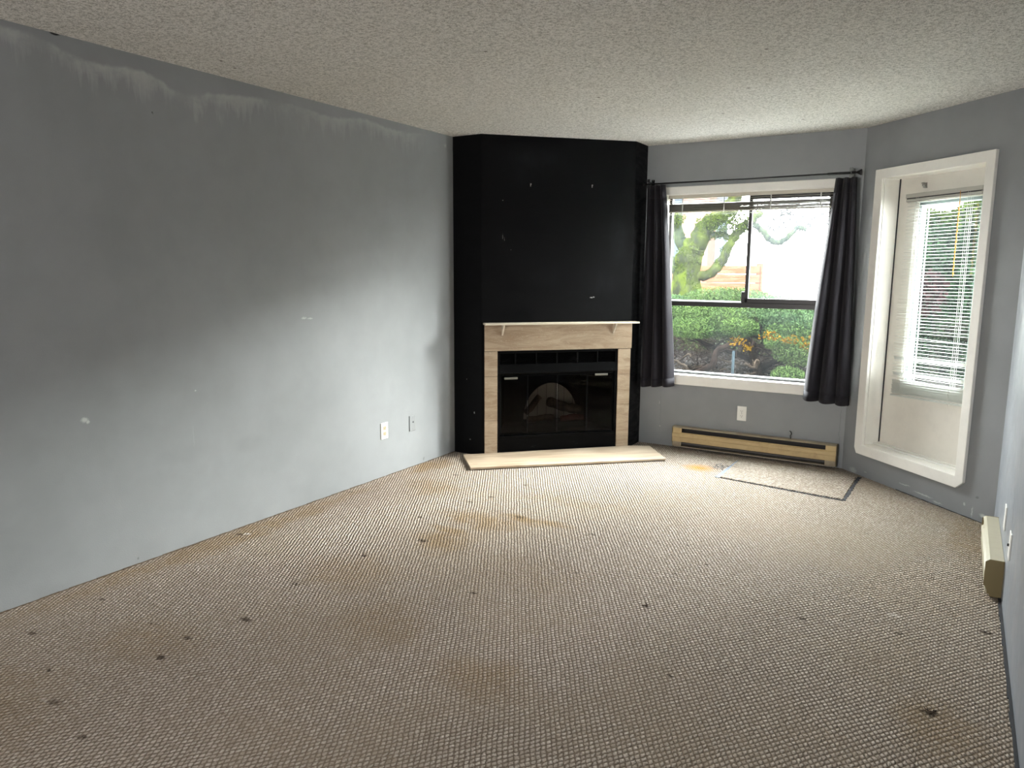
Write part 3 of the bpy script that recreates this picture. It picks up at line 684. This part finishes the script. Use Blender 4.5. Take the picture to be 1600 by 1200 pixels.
heater('baseboard_heater', shift(RIGHT, -4.555, -.0005, .004), .705, 'short beige baseboard heater on the right wall near the door corner', M['heater_tan'], M['heater_tan'])

# ------------------------------------------------------------ outlets and cover plates
def plate(name, mw, label, cat, m_, kind):
    e_ = tag(empty(name, mw), label, cat)
    MB().bbox(-.036,.036,-.0065,0,-.058,.058,.003).build('cover_plate', m_, e_)
    if kind == 'duplex':
        for zc, full in ((.0195, True), (-.0195, True)):
            mb = MB(); pts = [(.0165*math.cos(a), max(-.0135,min(.0135,.0175*math.sin(a)))+zc) for a in [2*PI*i/20 for i in range(20)]]
            mb.prism(pts, -.0085, -.006, 'y'); s = mb.build('socket_face', M['brown_face'] if 'left of the grey' in label else m_, e_)
            mb = MB(); mb.box(-.0075,-.0055,-.0090,-.0083,zc-.002,zc+.0065); mb.box(.0055,.0075,-.0090,-.0083,zc-.001,zc+.0055)
            mb.lathe([(0,.0026),(.0008,.0026)], (0,-.0083,zc-.0075), (0,-1,0), 8); mb.build('socket_slot', M['slot'], s)
        MB().lathe([(0,.0032),(.0012,.0026)], (0,-.0065,0), (0,-1,0), 8).build('screw', M['screw'], e_)
    elif kind == 'switch':
        MB().bbox(-.004,.004,-.014,-.006,-.004,.008,.002).build('toggle', M['slot'], e_)
    elif kind == 'jack':
        mb = MB(); mb.prism([(-.008,.006),(.010,.002),(.006,.016)], -.0075, -.0064, 'y'); mb.build('jack_hole', M['slot'], e_)
        for z in (.042, -.042): MB().lathe([(0,.003),(.001,.0026)], (0,-.0065,z), (0,-1,0), 8).build('screw', M['outlet_grey'], e_)
    else:
        for z in (.03, -.03): MB().lathe([(0,.003),(.001,.0026)], (0,-.0065,z), (0,-1,0), 8).build('screw', m_, e_)
    return e_
plate('wall_outlet', shift(WIN, .854, 0, .337), 'white duplex outlet on the grey wall below the window sill', 'outlet', M['outlet'], 'duplex')
plate('wall_outlet', shift(LEFT, 3.903, 0, .331), 'white duplex outlet on the left wall, left of the grey cover plate', 'outlet', M['outlet'], 'duplex')
plate('wall_cover_plate', shift(LEFT, 4.217, 0, .330), 'grey painted jack cover plate low on the left wall near the fireplace', 'cover plate', M['outlet_grey'], 'jack')
plate('wall_cover_plate', shift(RIGHT, -4.075, 0, .318), 'blank white cover plate on the right wall above the short heater', 'cover plate', M['outlet'], 'blank')
plate('wall_switch', shift(RIGHT, -3.652, 0, .318), 'white switch plate with dark toggle on the right wall, nearest the viewer', 'switch', M['outlet'], 'switch')

# ------------------------------------------------------------ fireplace
fs_ = tag(empty('fireplace_surround', FACE), 'beige marble tile fireplace surround with a narrow mantel shelf', 'fireplace surround')
# separate tiles with fine joints
mb = MB()
mb.bbox(.022, 1.236, -.012, 0, .828, 1.034, .0015); mb.build('header_tile', M['marble'], fs_)
for (x0, x1, cuts) in ((.022,.124,(.012,.28,.63,.826)), (1.122,1.228,(.012,.37,.62,.826))):
    mb = MB()
    for a, b in zip(cuts[:-1], cuts[1:]): mb.bbox(x0, x1, -.012, 0, a+.0008, b-.0008, .0012)
    mb.build('leg_tile', M['marble'], fs_)
MB().bbox(.012, 1.262, -.098, 0, 1.034, 1.047, .0015).build('mantel_shelf', M['stone_edge'], fs_)
for e in (.162, 1.075):
    MB().prism([(-.012,1.034),(-.075,1.034),(-.075,1.026),(-.012,.948)], e-.006, e+.006, 'x').build('shelf_bracket', M['stone_edge'], fs_)
hs = tag(empty('hearth_slab', FACE), 'pale beige stone hearth slab on the carpet in front of the fireplace', 'hearth')
mb = MB().prism([(-.165,-.405),(1.352,-.470),(1.400,-.058),(1.236,-.014),(.016,-.014),(-.150,-.006)], .006, .022, 'z'); o = mb.build('stone_top', M['hearth'], hs)
bv = o.modifiers.new('bev', 'BEVEL'); bv.width = .002; bv.segments = 2
MB().prism([(-.160,-.398),(1.346,-.462),(1.394,-.062),(1.23,-.02),(.02,-.02),(-.145,-.012)], 0, .006, 'z').build('underlay', M['seam'], hs)

fp = tag(empty('fireplace_insert', FACE), 'sooty black metal fireplace insert with louvres and glass doors', 'fireplace')
i0, i1 = .124, 1.122; zt = .828
mb = MB()  # firebox shell
dpt = .44; zf = .17
mb.box(i0, i1, .02, dpt, .0, .012); 
mb.prism([(i0+.02,.05),(i0+.16,dpt),(i0+.15,dpt+.01),(i0+.01,.05)], .01, .66, 'z'); mb.prism([(i1-.02,.05),(i1-.16,dpt),(i1-.15,dpt+.01),(i1-.01,.05)], .01, .66, 'z')
mb.box(i0+.14, i1-.14, dpt, dpt+.012, .01, .66); mb.box(i0, i1, .02, dpt+.01, .64, .66); mb.box(i0+.04, i1-.04, .04, dpt, .150, .165)
mb.build('firebox', M['firebox'], fp)
mb = MB(); mb.bbox(i0, i0+.022, -.004, .03, .012, zt-.002, .002); mb.bbox(i1-.022, i1, -.004, .03, .012, zt-.002, .002); mb.bbox(i0, i1, -.004, .03, zt-.022, zt-.002, .002)
mb.build('frame', M['iron'], fp)
mb = MB(); nl = 8
for k in range(nl): 
    zc = .725+k*.0105; mb.prism([(.004,zc),(.002,zc+.002),(.016,zc+.009),(.018,zc+.007)], i0+.022, i1-.022, 'x')
for x in (.27,.44,.61,.78,.95): mb.box(x-.006, x+.006, -.001, .014, .722, .806)
mb.box(i0+.02, i1-.02, .022, .026, .72, .81)
mb.build('top_louvre', M['iron'], fp)
mb = MB(); mb.prism([(-.012,.645),(-.014,.655),(-.002,.720),(.02,.720),(.02,.640)], i0+.004, i1-.004, 'x'); mb.build('hood', M['iron'], fp)
mb = MB(); mb.bbox(i0+.004, i1-.004, -.006, .018, .014, .150, .004); mb.bbox(i0+.02, i1-.02, -.010, -.004, .128, .150, .002); mb.build('bottom_panel', M['iron'], fp)
gl = [(i0+.03, .37), (.375, .615), (.62, .865), (.87, i1-.03)]
for k, (x0, x1) in enumerate(gl):
    mb = MB(); zt_, zb_ = .632, .158; w_ = .0045
    mb.box(x0, x1, .004, .010, zt_-w_, zt_); mb.box(x0, x1, .004, .010, zb_, zb_+w_); mb.box(x0, x0+w_, .004, .010, zb_, zt_); mb.box(x1-w_, x1, .004, .010, zb_, zt_)
    d_ = mb.build('glass_door', M['iron'], fp)
    MB().box(x0+w_, x1-w_, .006, .008, zb_+w_, zt_-w_).build('pane', M['glass_fire'], d_)
for (x0, x1, z) in ((.178,.285,.612), (.925,1.035,.622)):
    MB().bbox(x0, x1, -.020, -.006, z-.008, z+.008, .003).build('door_handle', M['handle'], fp)
# arched pale screen at the back of the firebox
mb = MB(); n = 40; cx, rx, rz_, zb = .655, .235, .300, .215
pts = [(cx+rx*math.cos(a), zb+rz_*math.sin(a)) for a in [PI*i/n for i in range(n+1)]]
mb.prism(pts, .30, .312, 'y'); mb.build('arched_screen', M['arch'], fp)
MB().bbox(.40,.92,.14,.29,.165,.215,.006).build('ember_tray', M['firebox'], fp)
def log(label, p0, p1, r, m_, seed):
    rnd = random.Random(seed); p0, p1 = Vector(p0), Vector(p1); n = 14; pts = []; rad = []
    for i in range(n+1):
        f = i/n; pts.append(p0.lerp(p1, f)+Vector((0,0,.004*math.sin(7*f+seed)))); rad.append(r*(1+rnd.uniform(-.10,.10))*(.9 if i in (0,n) else 1))
    mb = MB().tube([p-p0 for p in pts], rad, 14); return tag(mb.build('fireplace_log', m_, None, FACE @ Matrix.Translation(p0)), label, 'log')
log('charred log lying across the firebox, sloping down to the right', (.600,.22,.372), (.880,.20,.290), .040, M['log'], 1)
log('short log leaning up to the left inside the firebox', (.420,.24,.275), (.545,.26,.410), .026, M['log'], 2)
log('thin dark log lying on the ember tray at left', (.420,.19,.240), (.640,.18,.250), .024, M['log'], 3)
log('reddish charred log low at the right of the firebox', (.700,.16,.240), (.900,.17,.242), .026, M['log_red'], 4)

# ------------------------------------------------------------ carpet patch, threads
pt = tag(empty('carpet_patch', None, (2.43,5.38,0)), 'loose rectangular carpet patch with dark cut edges below the window heater', 'carpet patch')
def irr(a, b, n, amp, rnd): return [(a[0]+(b[0]-a[0])*i/n+rnd.uniform(-amp,amp), a[1]+(b[1]-a[1])*i/n+rnd.uniform(-amp,amp)) for i in range(n)]
rnd = random.Random(2)
q = [(2.03,5.145),(2.845,5.045),(2.855,5.665),(2.022,5.72)]
pts = []
for i in range(4): pts += irr(q[i], q[(i+1)%4], 40, .0022, rnd)
MB().prism([(x-2.43,y-5.38) for x,y in pts], .0005, .006, 'z').build('carpet_square', M['patch'], pt)
mb = MB()
def strip(a, b, w0, w1, n=46, zt=.003):
    a, b = Vector(a), Vector(b); d = (b-a).normalized(); nn = Vector((-d.y, d.x)); L_, R_ = [], []
    for i in range(n+1):
        p = a.lerp(b, i/n); wv = w0+(w1-w0)*i/n; L_.append(p+nn*(wv*rnd.uniform(.5,1.3)/2)); R_.append(p-nn*(wv*rnd.uniform(.5,1.3)/2))
    for i in range(n):
        mb.prism([(v.x-2.43, v.y-5.38) for v in (L_[i], R_[i], R_[i+1], L_[i+1])], .0002, zt, 'z')
strip((2.01,5.14), (2.85,5.030), .005, .015); strip((2.855,5.035), (2.875,5.68), .020, .024)
mb.build('gap_shadow_strip', M['seam'], pt)  # dark strips paint in the shadow of the gap along two edges
mb = MB().prism([(x-2.43,y-5.38) for x,y in [(1.995,5.135),(2.028,5.128),(2.04,5.62),(2.015,5.70),(2.005,5.45)]], .0003, .0035, 'z'); mb.build('seam_tape', M['tape'], pt)
def threads(name, label, cx, cy, n, spread, r, m_, seed, curl=.03, h=.012):
    rnd = random.Random(seed); mb = MB()
    for k in range(n):
        p = Vector((rnd.uniform(-spread,spread), rnd.uniform(-spread,spread)*.7, r)); a = rnd.uniform(0, 2*PI); pts = [p.copy()]
        for i in range(9): a += rnd.uniform(-1,1)*1.1; p = p+Vector((math.cos(a)*curl*.4, math.sin(a)*curl*.4, 0)); p.z = r+abs(math.sin(i*.9+k))*h; pts.append(p.copy())
        mb.tube(pts, r, 5)
    return tag(mb.build(name, m_, None, Matrix.Translation((cx,cy,0))), label, 'threads')
threads('frayed_threads', 'tangle of grey frayed threads at the left end of the carpet patch', 1.955, 5.42, 9, .030, .0014, M['thread'], 3)
threads('carpet_fluff', 'small dark fluff on the carpet nearest the right wall', 3.42, 2.69, 4, .006, .0016, M['log'], 5, .008, .004)
threads('carpet_fluff', 'small dark fluff in the middle of the carpet', 2.321, 2.94, 3, .004, .0014, M['log'], 6, .006, .004)
# dark curled edge of carpet along the right wall
mb = MB(); 
for i in range(60):
    y0_ = 1.0+i*.048; mb.box(R-.010-.004*random.random(), R-.0005, y0_, y0_+.048, .0005, .006)
struct(mb.build('trim_1', M['seam']))
mb = MB(); x_, y_ = C2.x, C2.y
for i in range(22):
    e = .55+i*.032; 
    if e+.032 < 1.26: mb.box(e, e+.032, -.004-.003*random.random(), -.0004, .0005, .002+.002*random.random())
struct(world_mesh(mb, 'trim_2', M['seam'], DOOR))
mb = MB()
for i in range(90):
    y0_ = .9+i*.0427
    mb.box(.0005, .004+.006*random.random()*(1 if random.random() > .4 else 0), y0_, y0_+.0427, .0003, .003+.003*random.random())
struct(mb.build('wall_shade_strip', M['shade_strip']))  # dark brown strip painting the shadow line at the left wall base

# ------------------------------------------------------------ outdoors
GZ = .40
PZ = .02                                                        # unseen concrete patio added to bounce skylight indoors; soil bed behind it
struct(MB().prism([(-30,D.y+T+.03),(2.5,D.y+T+.03),(2.86,D.y+T+.01),(3.86,4.97),(3.86,3.0),(30,3.0),(30,6.80),(-30,6.80)], PZ-.2, PZ, 'z').build('bounce_patio_floor', [M['concrete']]))
struct(MB().prism([(-30,6.82),(30,6.82),(30,60),(-30,60)], GZ-.6, GZ, 'z').build('ground', [M['soil']]))
struct(MB().bbox(-30, 30, 6.76, 6.82, PZ-.1, GZ+.02, .01).build('trim_4', [M['concrete']]))
def leaves(name, pts, size, mat_, parent=None, aspect=1.0, upbias=0., seed=0, ori=None):
    """a cloud of small leaf quads (kite shaped) round the given points"""
    r = np.random.default_rng(seed); n = len(pts); pts = np.asarray(pts, float)
    d = r.normal(size=(n,3)); 
    if ori is not None: d = d*.8+np.asarray(ori)
    d[:,2] += upbias; d /= np.linalg.norm(d, axis=1, keepdims=True)
    t = np.cross(d, r.normal(size=(n,3))); t /= np.linalg.norm(t, axis=1, keepdims=True)
    s = size*r.uniform(.6,1.35,(n,1))
    v = np.stack([pts-d*s*.5, pts+t*s*aspect*.35, pts+d*s*.5, pts-t*s*aspect*.35], 1).reshape(-1,3)
    me = bpy.data.meshes.new(name); me.vertices.add(4*n); me.vertices.foreach_set('co', v.ravel())
    me.loops.add(4*n); me.loops.foreach_set('vertex_index', np.arange(4*n)); me.polygons.add(n); me.polygons.foreach_set('loop_start', np.arange(n)*4); me.polygons.foreach_set('loop_total', np.full(n, 4))
    me.materials.append(mat_); me.update(calc_edges=True); o = bpy.data.objects.new(name, me); C.objects.link(o)
    if parent: o.parent = parent
    return o
def blob(r, c, rad, n, shell=.35):
    d = r.normal(size=(n,3)); d /= np.linalg.norm(d, axis=1, keepdims=True); q = r.uniform(shell,1,(n,1))**.5
    return np.asarray(c)+d*q*np.asarray(rad)
def limb(mb, pts, r0, r1, seg=8, wob=.0, seed=0):
    rnd = random.Random(seed); P = [Vector(p) for p in pts]; out = []
    for i in range(len(P)-1):
        p0 = P[max(i-1,0)]; p1, p2 = P[i], P[i+1]; p3 = P[min(i+2, len(P)-1)]
        for k in range(5):
            t = k/5; out.append(.5*((2*p1)+(-p0+p2)*t+(2*p0-5*p1+4*p2-p3)*t*t+(-p0+3*p1-3*p2+p3)*t**3)+Vector((rnd.uniform(-wob,wob),rnd.uniform(-wob,wob),rnd.uniform(-wob,wob))))
    out.append(P[-1]); n = len(out); mb.tube(out, [(r0+(r1-r0)*i/(n-1))*rnd.uniform(.9,1.12) for i in range(n)], seg); return out
# spreading juniper under the window
jr = np.random.default_rng(5)
jn = tag(empty('juniper_shrub', None, (1.7,7.6,GZ)), 'sprawling green juniper shrub with bare gnarled stems below the window', 'shrub')
def rel(p, o): return (p[0]-o[0], p[1]-o[1], p[2]-o[2])
OJ = (1.7,7.6,GZ)
crown = []
pale = []
tops = [(0.95,7.7,.98,.42,.35,.17),(1.35,7.6,.95,.42,.35,.19),(1.1,7.35,.88,.30,.28,.11),(1.75,7.8,1.02,.45,.4,.18),(2.2,7.7,.98,.45,.4,.17),(2.55,7.6,.86,.4,.4,.22),(2.40,7.35,.74,.26,.22,.17),(2.05,7.45,.86,.3,.25,.12),(2.65,7.4,.62,.30,.25,.22),(2.15,7.15,.70,.24,.12,.12),(2.42,7.2,.64,.22,.14,.13),(2.0,7.2,.78,.18,.12,.08),(.62,7.9,1.05,.4,.4,.14),(1.25,8.0,1.14,.5,.35,.14),(0.6,8.2,1.02,.5,.3,.15),(2.1,7.0,.52,.15,.12,.08),(1.55,7.35,.90,.2,.2,.10)]
for i, (x, y, z, a, b, c) in enumerate(tops):
    n = int(52000*a*b)+1200
    (pale if i in (3,4,12) else crown).append(blob(jr, (x-OJ[0],y-OJ[1],z-OJ[2]), (a,b,c), n, .1))
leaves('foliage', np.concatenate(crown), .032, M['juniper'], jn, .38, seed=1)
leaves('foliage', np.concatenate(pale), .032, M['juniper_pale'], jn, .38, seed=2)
def stem(name, pts, r0, r1, m_, seed, wob=.01):
    mb = MB(); out = limb(mb, [rel(p, OJ) for p in pts], r0, r1, 8, wob, seed); return mb.build(name, m_, jn), out
stem('stem', [(1.12,7.0,.41),(1.35,7.1,.52),(1.42,7.2,.70),(1.62,7.3,.74),(1.95,7.4,.70),(2.2,7.5,.74)], .036, .016, M['branch'], 1)
stem('stem', [(1.75,7.5,GZ-.02),(1.72,7.45,.50),(1.66,7.4,.72),(1.52,7.45,.88),(1.35,7.6,1.0)], .05, .02, M['branch'], 2)
stem('stem', [(1.66,7.45,.60),(1.78,7.5,.78),(1.70,7.5,.92),(1.62,7.6,1.05)], .03, .014, M['branch'], 3)
stem('stem', [(1.75,7.5,.50),(2.05,7.4,.66),(2.3,7.5,.72),(2.6,7.6,.8)], .035, .015, M['branch'], 4)
stem('stem', [(1.7,7.5,.55),(1.45,7.45,.66),(1.15,7.5,.72),(.85,7.6,.85)], .032, .013, M['branch'], 5)
rnd = random.Random(8)
for k in range(58):
    x = rnd.uniform(1.0,2.7); y = rnd.uniform(7.1,7.8); z = rnd.uniform(.44,.78); a = rnd.uniform(0,2*PI); pts = [(x,y,z)]
    for i in range(5): a += rnd.uniform(-.7,.7); x += .11*math.cos(a); y += .05*math.sin(a); z = max(GZ+.02, z+rnd.uniform(-.07,.08)); pts.append((x,y,z))
    stem('stem', pts, rnd.uniform(.007,.016), .004, M['branch'] if k%2 else M['twig'], 20+k, .006)
# dry twigs lying on the soil
for k in range(14):
    x = rnd.uniform(1.1,2.5); y = rnd.uniform(7.0,7.5); a = rnd.uniform(-.5,.5)+(PI if k%2 else 0); mb = MB(); pts = [(0,0,.006)]; z = .006; px, py = 0, 0
    for i in range(5): a += rnd.uniform(-.35,.35); px += .09*math.cos(a); py += .05*math.sin(a); z = max(.006, z+rnd.uniform(-.01,.03)); pts.append((px,py,z))
    limb(mb, pts, .0035, .0018, 6, .003, k)
    tag(mb.build('dry_twig', M['twig'], None, Matrix.Translation((x,y,GZ))), 'pale dry twig on the soil under the juniper outside the window', 'twig', 'dry twigs on the soil under the juniper')
# dark brush mass behind the stems
bk = [blob(jr, (x,8.2,.45), (.5,.25,.36), 2600, .1) for x in (.3,.8,1.3,1.8,2.1)]
ud = leaves('undergrowth', np.concatenate(bk), .075, M['brush'], None, .16, seed=4); tag(ud, 'dark tangled undergrowth on the soil behind the juniper', 'undergrowth', None, 'stuff')
yl = [blob(jr, c, r_, n, .0) for c, r_, n in [((1.62,7.05,.795),(.09,.06,.05),60),((1.72,7.05,.74),(.07,.05,.05),40),((1.92,7.05,.86),(.12,.06,.05),70),((2.10,7.08,.83),(.14,.06,.05),80),((2.33,7.1,.84),(.10,.06,.06),90),((2.22,7.1,.78),(.07,.05,.05),50)]]
tag(leaves('yellow_leaf_cluster', np.concatenate(yl), .026, M['yellow_leaf'], None, 1.1, seed=6), 'bright yellow leaves caught among the juniper outside the window', 'leaves', None, 'stuff')
lt = np.column_stack([jr.uniform(.6,3.0,1500), jr.uniform(6.9,8.0,1500), GZ+jr.uniform(.004,.02,1500)])
tag(leaves('leaf_litter', lt, .045, M['twig'], None, .8, seed=7), 'brown leaf litter scattered on the soil outside the window', 'leaf litter', None, 'stuff')
mb = MB(); mb.tube([(0,0,0),(0,0,.315)], .0125, 14); pp = mb.build('metal_post', M['post_grey'], None, Matrix.Translation((1.63,6.90,GZ)))
tag(pp, 'short galvanised metal post standing in the soil outside the window', 'post')

# mossy tree
def at(u, v, Y):
    d = FWD+RT*((u-800)/1159.86)+UP*((600-v)/1159.86); t_ = (Y-CAM.y)/d.y; return CAM+d*t_
tr = tag(empty('mossy_tree', None, at(1070,470,10.5)*1.0), 'old mossy tree with crooked limbs beyond the window', 'tree')
OT = tr.location.copy(); 
def tl(name, px, r0, r1, m_, seed, dy=0., wob=.012):
    mb = MB(); pts = [Vector(at(u,v,10.5+dy*i/len(px)))-OT for i, (u,v) in enumerate(px)]; limb(mb, pts, r0, r1, 12, wob, seed); mb.build(name, m_, tr); return pts
tips = []
base = at(1070,470,10.5)
mb = MB(); limb(mb, [Vector((base.x,10.5,GZ))-OT, Vector(at(1070,465,10.5))-OT, Vector(at(1074,430,10.5))-OT, Vector(at(1078,400,10.5))-OT, Vector(at(1086,382,10.5))-OT], .24, .15, 16, .012, 1); mb.build('trunk', M['moss'], tr)
tips += tl('branch', [(1080,395),(1068,383),(1060,368),(1055,350),(1052,325)], .095, .06, M['moss_pale'], 2)
tips += tl('branch', [(1084,395),(1094,372),(1106,352),(1124,338),(1142,322),(1150,300)], .14, .09, M['moss'], 3)
tips += tl('branch', [(1088,432),(1108,428),(1126,410),(1136,390),(1146,372),(1160,356),(1172,345),(1188,330)], .075, .05, M['moss'], 4)
tips += tl('branch', [(1112,368),(1128,366),(1142,372)], .04, .035, M['moss_pale'], 5)
tips += tl('branch', [(1160,356),(1178,352),(1192,362),(1202,374),(1216,380),(1227,374),(1238,362),(1250,356),(1260,359)], .045, .028, M['moss_pale'], 6, .4)
tips += tl('branch', [(1064,425),(1052,412),(1040,402),(1020,396)], .09, .07, M['moss_pale'], 7)
mt = []
rr = np.random.default_rng(9)
for p in tips: 
    if p.x < .9: mt.append(blob(rr, p, (.10,.08,.07), 260, .3))
for k in range(12):
    p = Vector(at(1070+rr.uniform(-8,20), 390+k*6.5, 10.36))-OT; mt.append(blob(rr, p, (.12,.06,.10), 200, .3))
for (u,v) in [(1150,350),(1152,338),(1140,352),(1052,345),(1060,340),(1128,340),(1110,345),(1140,334),(1118,352),(1098,352)]:
    mt.append(blob(rr, Vector(at(u,v,10.4))-OT, (.13,.1,.12), 520, .1))
leaves('moss_tuft', np.concatenate(mt), .024, M['moss_leaf'], tr, .8, seed=3)
rnd = random.Random(77)
mb = MB()
for k in range(110):
    u, v = rnd.uniform(1165,1300), rnd.uniform(322,358); p = Vector(at(u,v,10.9))-OT; a = rnd.uniform(0,2*PI); pts = [p]
    for i in range(4): a += rnd.uniform(-.5,.5); p = p+Vector((.11*math.cos(a), rnd.uniform(-.05,.05), .11*math.sin(a))); pts.append(p)
    mb.tube(pts, [.006,.005,.004,.003,.002], 4)
mb.build('bare_twigs', M['twig_grey'], tr); tr.children[-1]['kind'] = 'stuff'

# board fence, low shrub in front of it
fe = tag(empty('board_fence', None, (-1.0,13.5,GZ)), 'weathered cedar board fence behind the mossy tree', 'fence')
mb = MB(); rnd = random.Random(1)
for k in range(7): mb.box(-3.2, 1.32, 0, .03, .05+k*.155, .05+k*.155+.142)
mb.build('board_panel', M['cedar'], fe)
for x in (-3.1,-1.6,-.1,1.3): MB().box(x-.05, x+.05, .03, .13, 0, 1.16).build('post', M['cedar'], fe)
r2 = np.random.default_rng(3)
ls = [blob(r2, (x-.3,9.7,z), (a,.35,c), int(16000*a), .1) for x, z, a, c in [(-.2,.45,.5,.42),(.4,.45,.5,.42),(1.0,.5,.5,.42),(1.6,.4,.5,.4),(-.2,.80,.5,.16),(.35,.88,.5,.20),(.85,.94,.45,.20),(1.3,.85,.5,.2),(1.9,.7,.6,.2)]]
lsh = tag(leaves('low_shrub', np.concatenate(ls), .035, M['juniper'], None, .5, seed=8), 'low bright green shrub growing in front of the mossy tree', 'shrub')

# cedar hedge seen through the door
hg = tag(empty('cedar_hedge', None, (4.4,8.5,GZ)), 'tall dense green cedar hedge outside the glazed door', 'hedge')
r3 = np.random.default_rng(12); n = 60000
hx = r3.uniform(-1.75,3.4,n); hz = r3.uniform(0,1.0,n)**.85
top = 1.60+.06*np.sin(hx*5)+.05*np.sin(hx*13+1)
hy = -.35+.12*np.sin(hx*4+hz*5)+.10*np.sin(hx*9-hz*11)+np.abs(r3.normal(0,.10,n))
P_ = np.column_stack([hx, hy, hz*top])
leaves('foliage', P_, .055, M['hedge'], hg, .7, seed=10)
n = 26000; hx = r3.uniform(-1.75,3.4,n); top = 1.60+.06*np.sin(hx*5)+.05*np.sin(hx*13+1)
P_ = np.column_stack([hx, r3.uniform(-.45,.45,n), top-np.abs(r3.normal(0,.09,n))+.03])
leaves('foliage', P_, .05, M['hedge_top'], hg, .7, seed=11)
hg.children[-1]['label'] = 'yellow green hedge top'
mb = MB()
for x in (-1.2,-.6,0,.6,1.2,1.8,2.4,3.0): limb(mb, [(x,0,0),(x+.05,.02,.5),(x-.03,0,1.0),(x,0,1.35)], .035, .012, 8, .01, int(x*10+50))
mb.build('stem', M['branch'], hg); hg.children[-1]['kind'] = 'stuff'
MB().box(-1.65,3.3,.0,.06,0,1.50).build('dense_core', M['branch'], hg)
n = 420; P_ = blob(r3, (3.12-4.4, 7.75-7.9, 1.25-GZ), (.18,.10,.22), n, .1)
rl = leaves('plum_shrub', P_+np.array([4.4,7.9,GZ]), .05, M['leaf_red'], None, .9, seed=13); tag(rl, 'plum red leaved shrub against the left end of the cedar hedge', 'shrub')

# houses beyond
wh = tag(empty('white_house', None, (4.0,22,GZ)), 'pale white house wall far beyond the mossy tree', 'house')
MB().box(-5.6,16,0,6,0,4.7).build('wall', M['stucco'], wh)
MB().prism([(-.5,4.7),(6.5,4.7),(3,5.3)], -5.8, 16.2, 'x').build('roof', M['stucco'], wh)
gh = tag(empty('grey_house', None, at(1052,430,24)), 'blue grey house with rows of windows at the far left', 'house')
gz = -gh.location.z+GZ; gh.location.z = GZ
MB().box(-4.2,.35,0,5,0,4.9).build('wall', M['siding'], gh)
mb0 = None
for k, (u, z) in enumerate([(-2.6,3.2),(-1.9,3.2),(-1.2,3.2),(-.5,3.2),(-2.6,2.1),(-1.9,2.1),(-1.2,2.1),(-.5,2.1),(-2.6,4.2),(-1.9,4.2),(-1.2,4.2),(-.5,4.2)]):
    wf = MB().box(u-.26,u+.26,-.06,0,z-.34,z+.34).build('window', M['stucco'], gh); MB().box(u-.2,u+.2,-.07,-.055,z-.28,z+.28).build('pane', M['dark_pane'], wf)
ck = at(1083,430,23); cb = tag(MB().box(-.42,.42,0,.8,0,5.2).box(-.5,.5,-.06,.86,5.05,5.2).build('brick_chimney', M['brick'], None, Matrix.Translation((ck.x,23,GZ))), 'pinkish brick chimney stack standing between the far houses', 'chimney')
pa = at(1195,459,16); pb = at(1265,452,16)
sh = tag(empty('low_shed', None, (pa.x,16,GZ)), 'low shed with a faded red flat roof beyond the fence', 'shed')
MB().box(0,pb.x-pa.x,0,2,0,.52).build('wall', M['stucco'], sh); MB().box(-.1,pb.x-pa.x+.1,-.15,2.1,.52,.64).build('roof', M['roof_red'], sh)
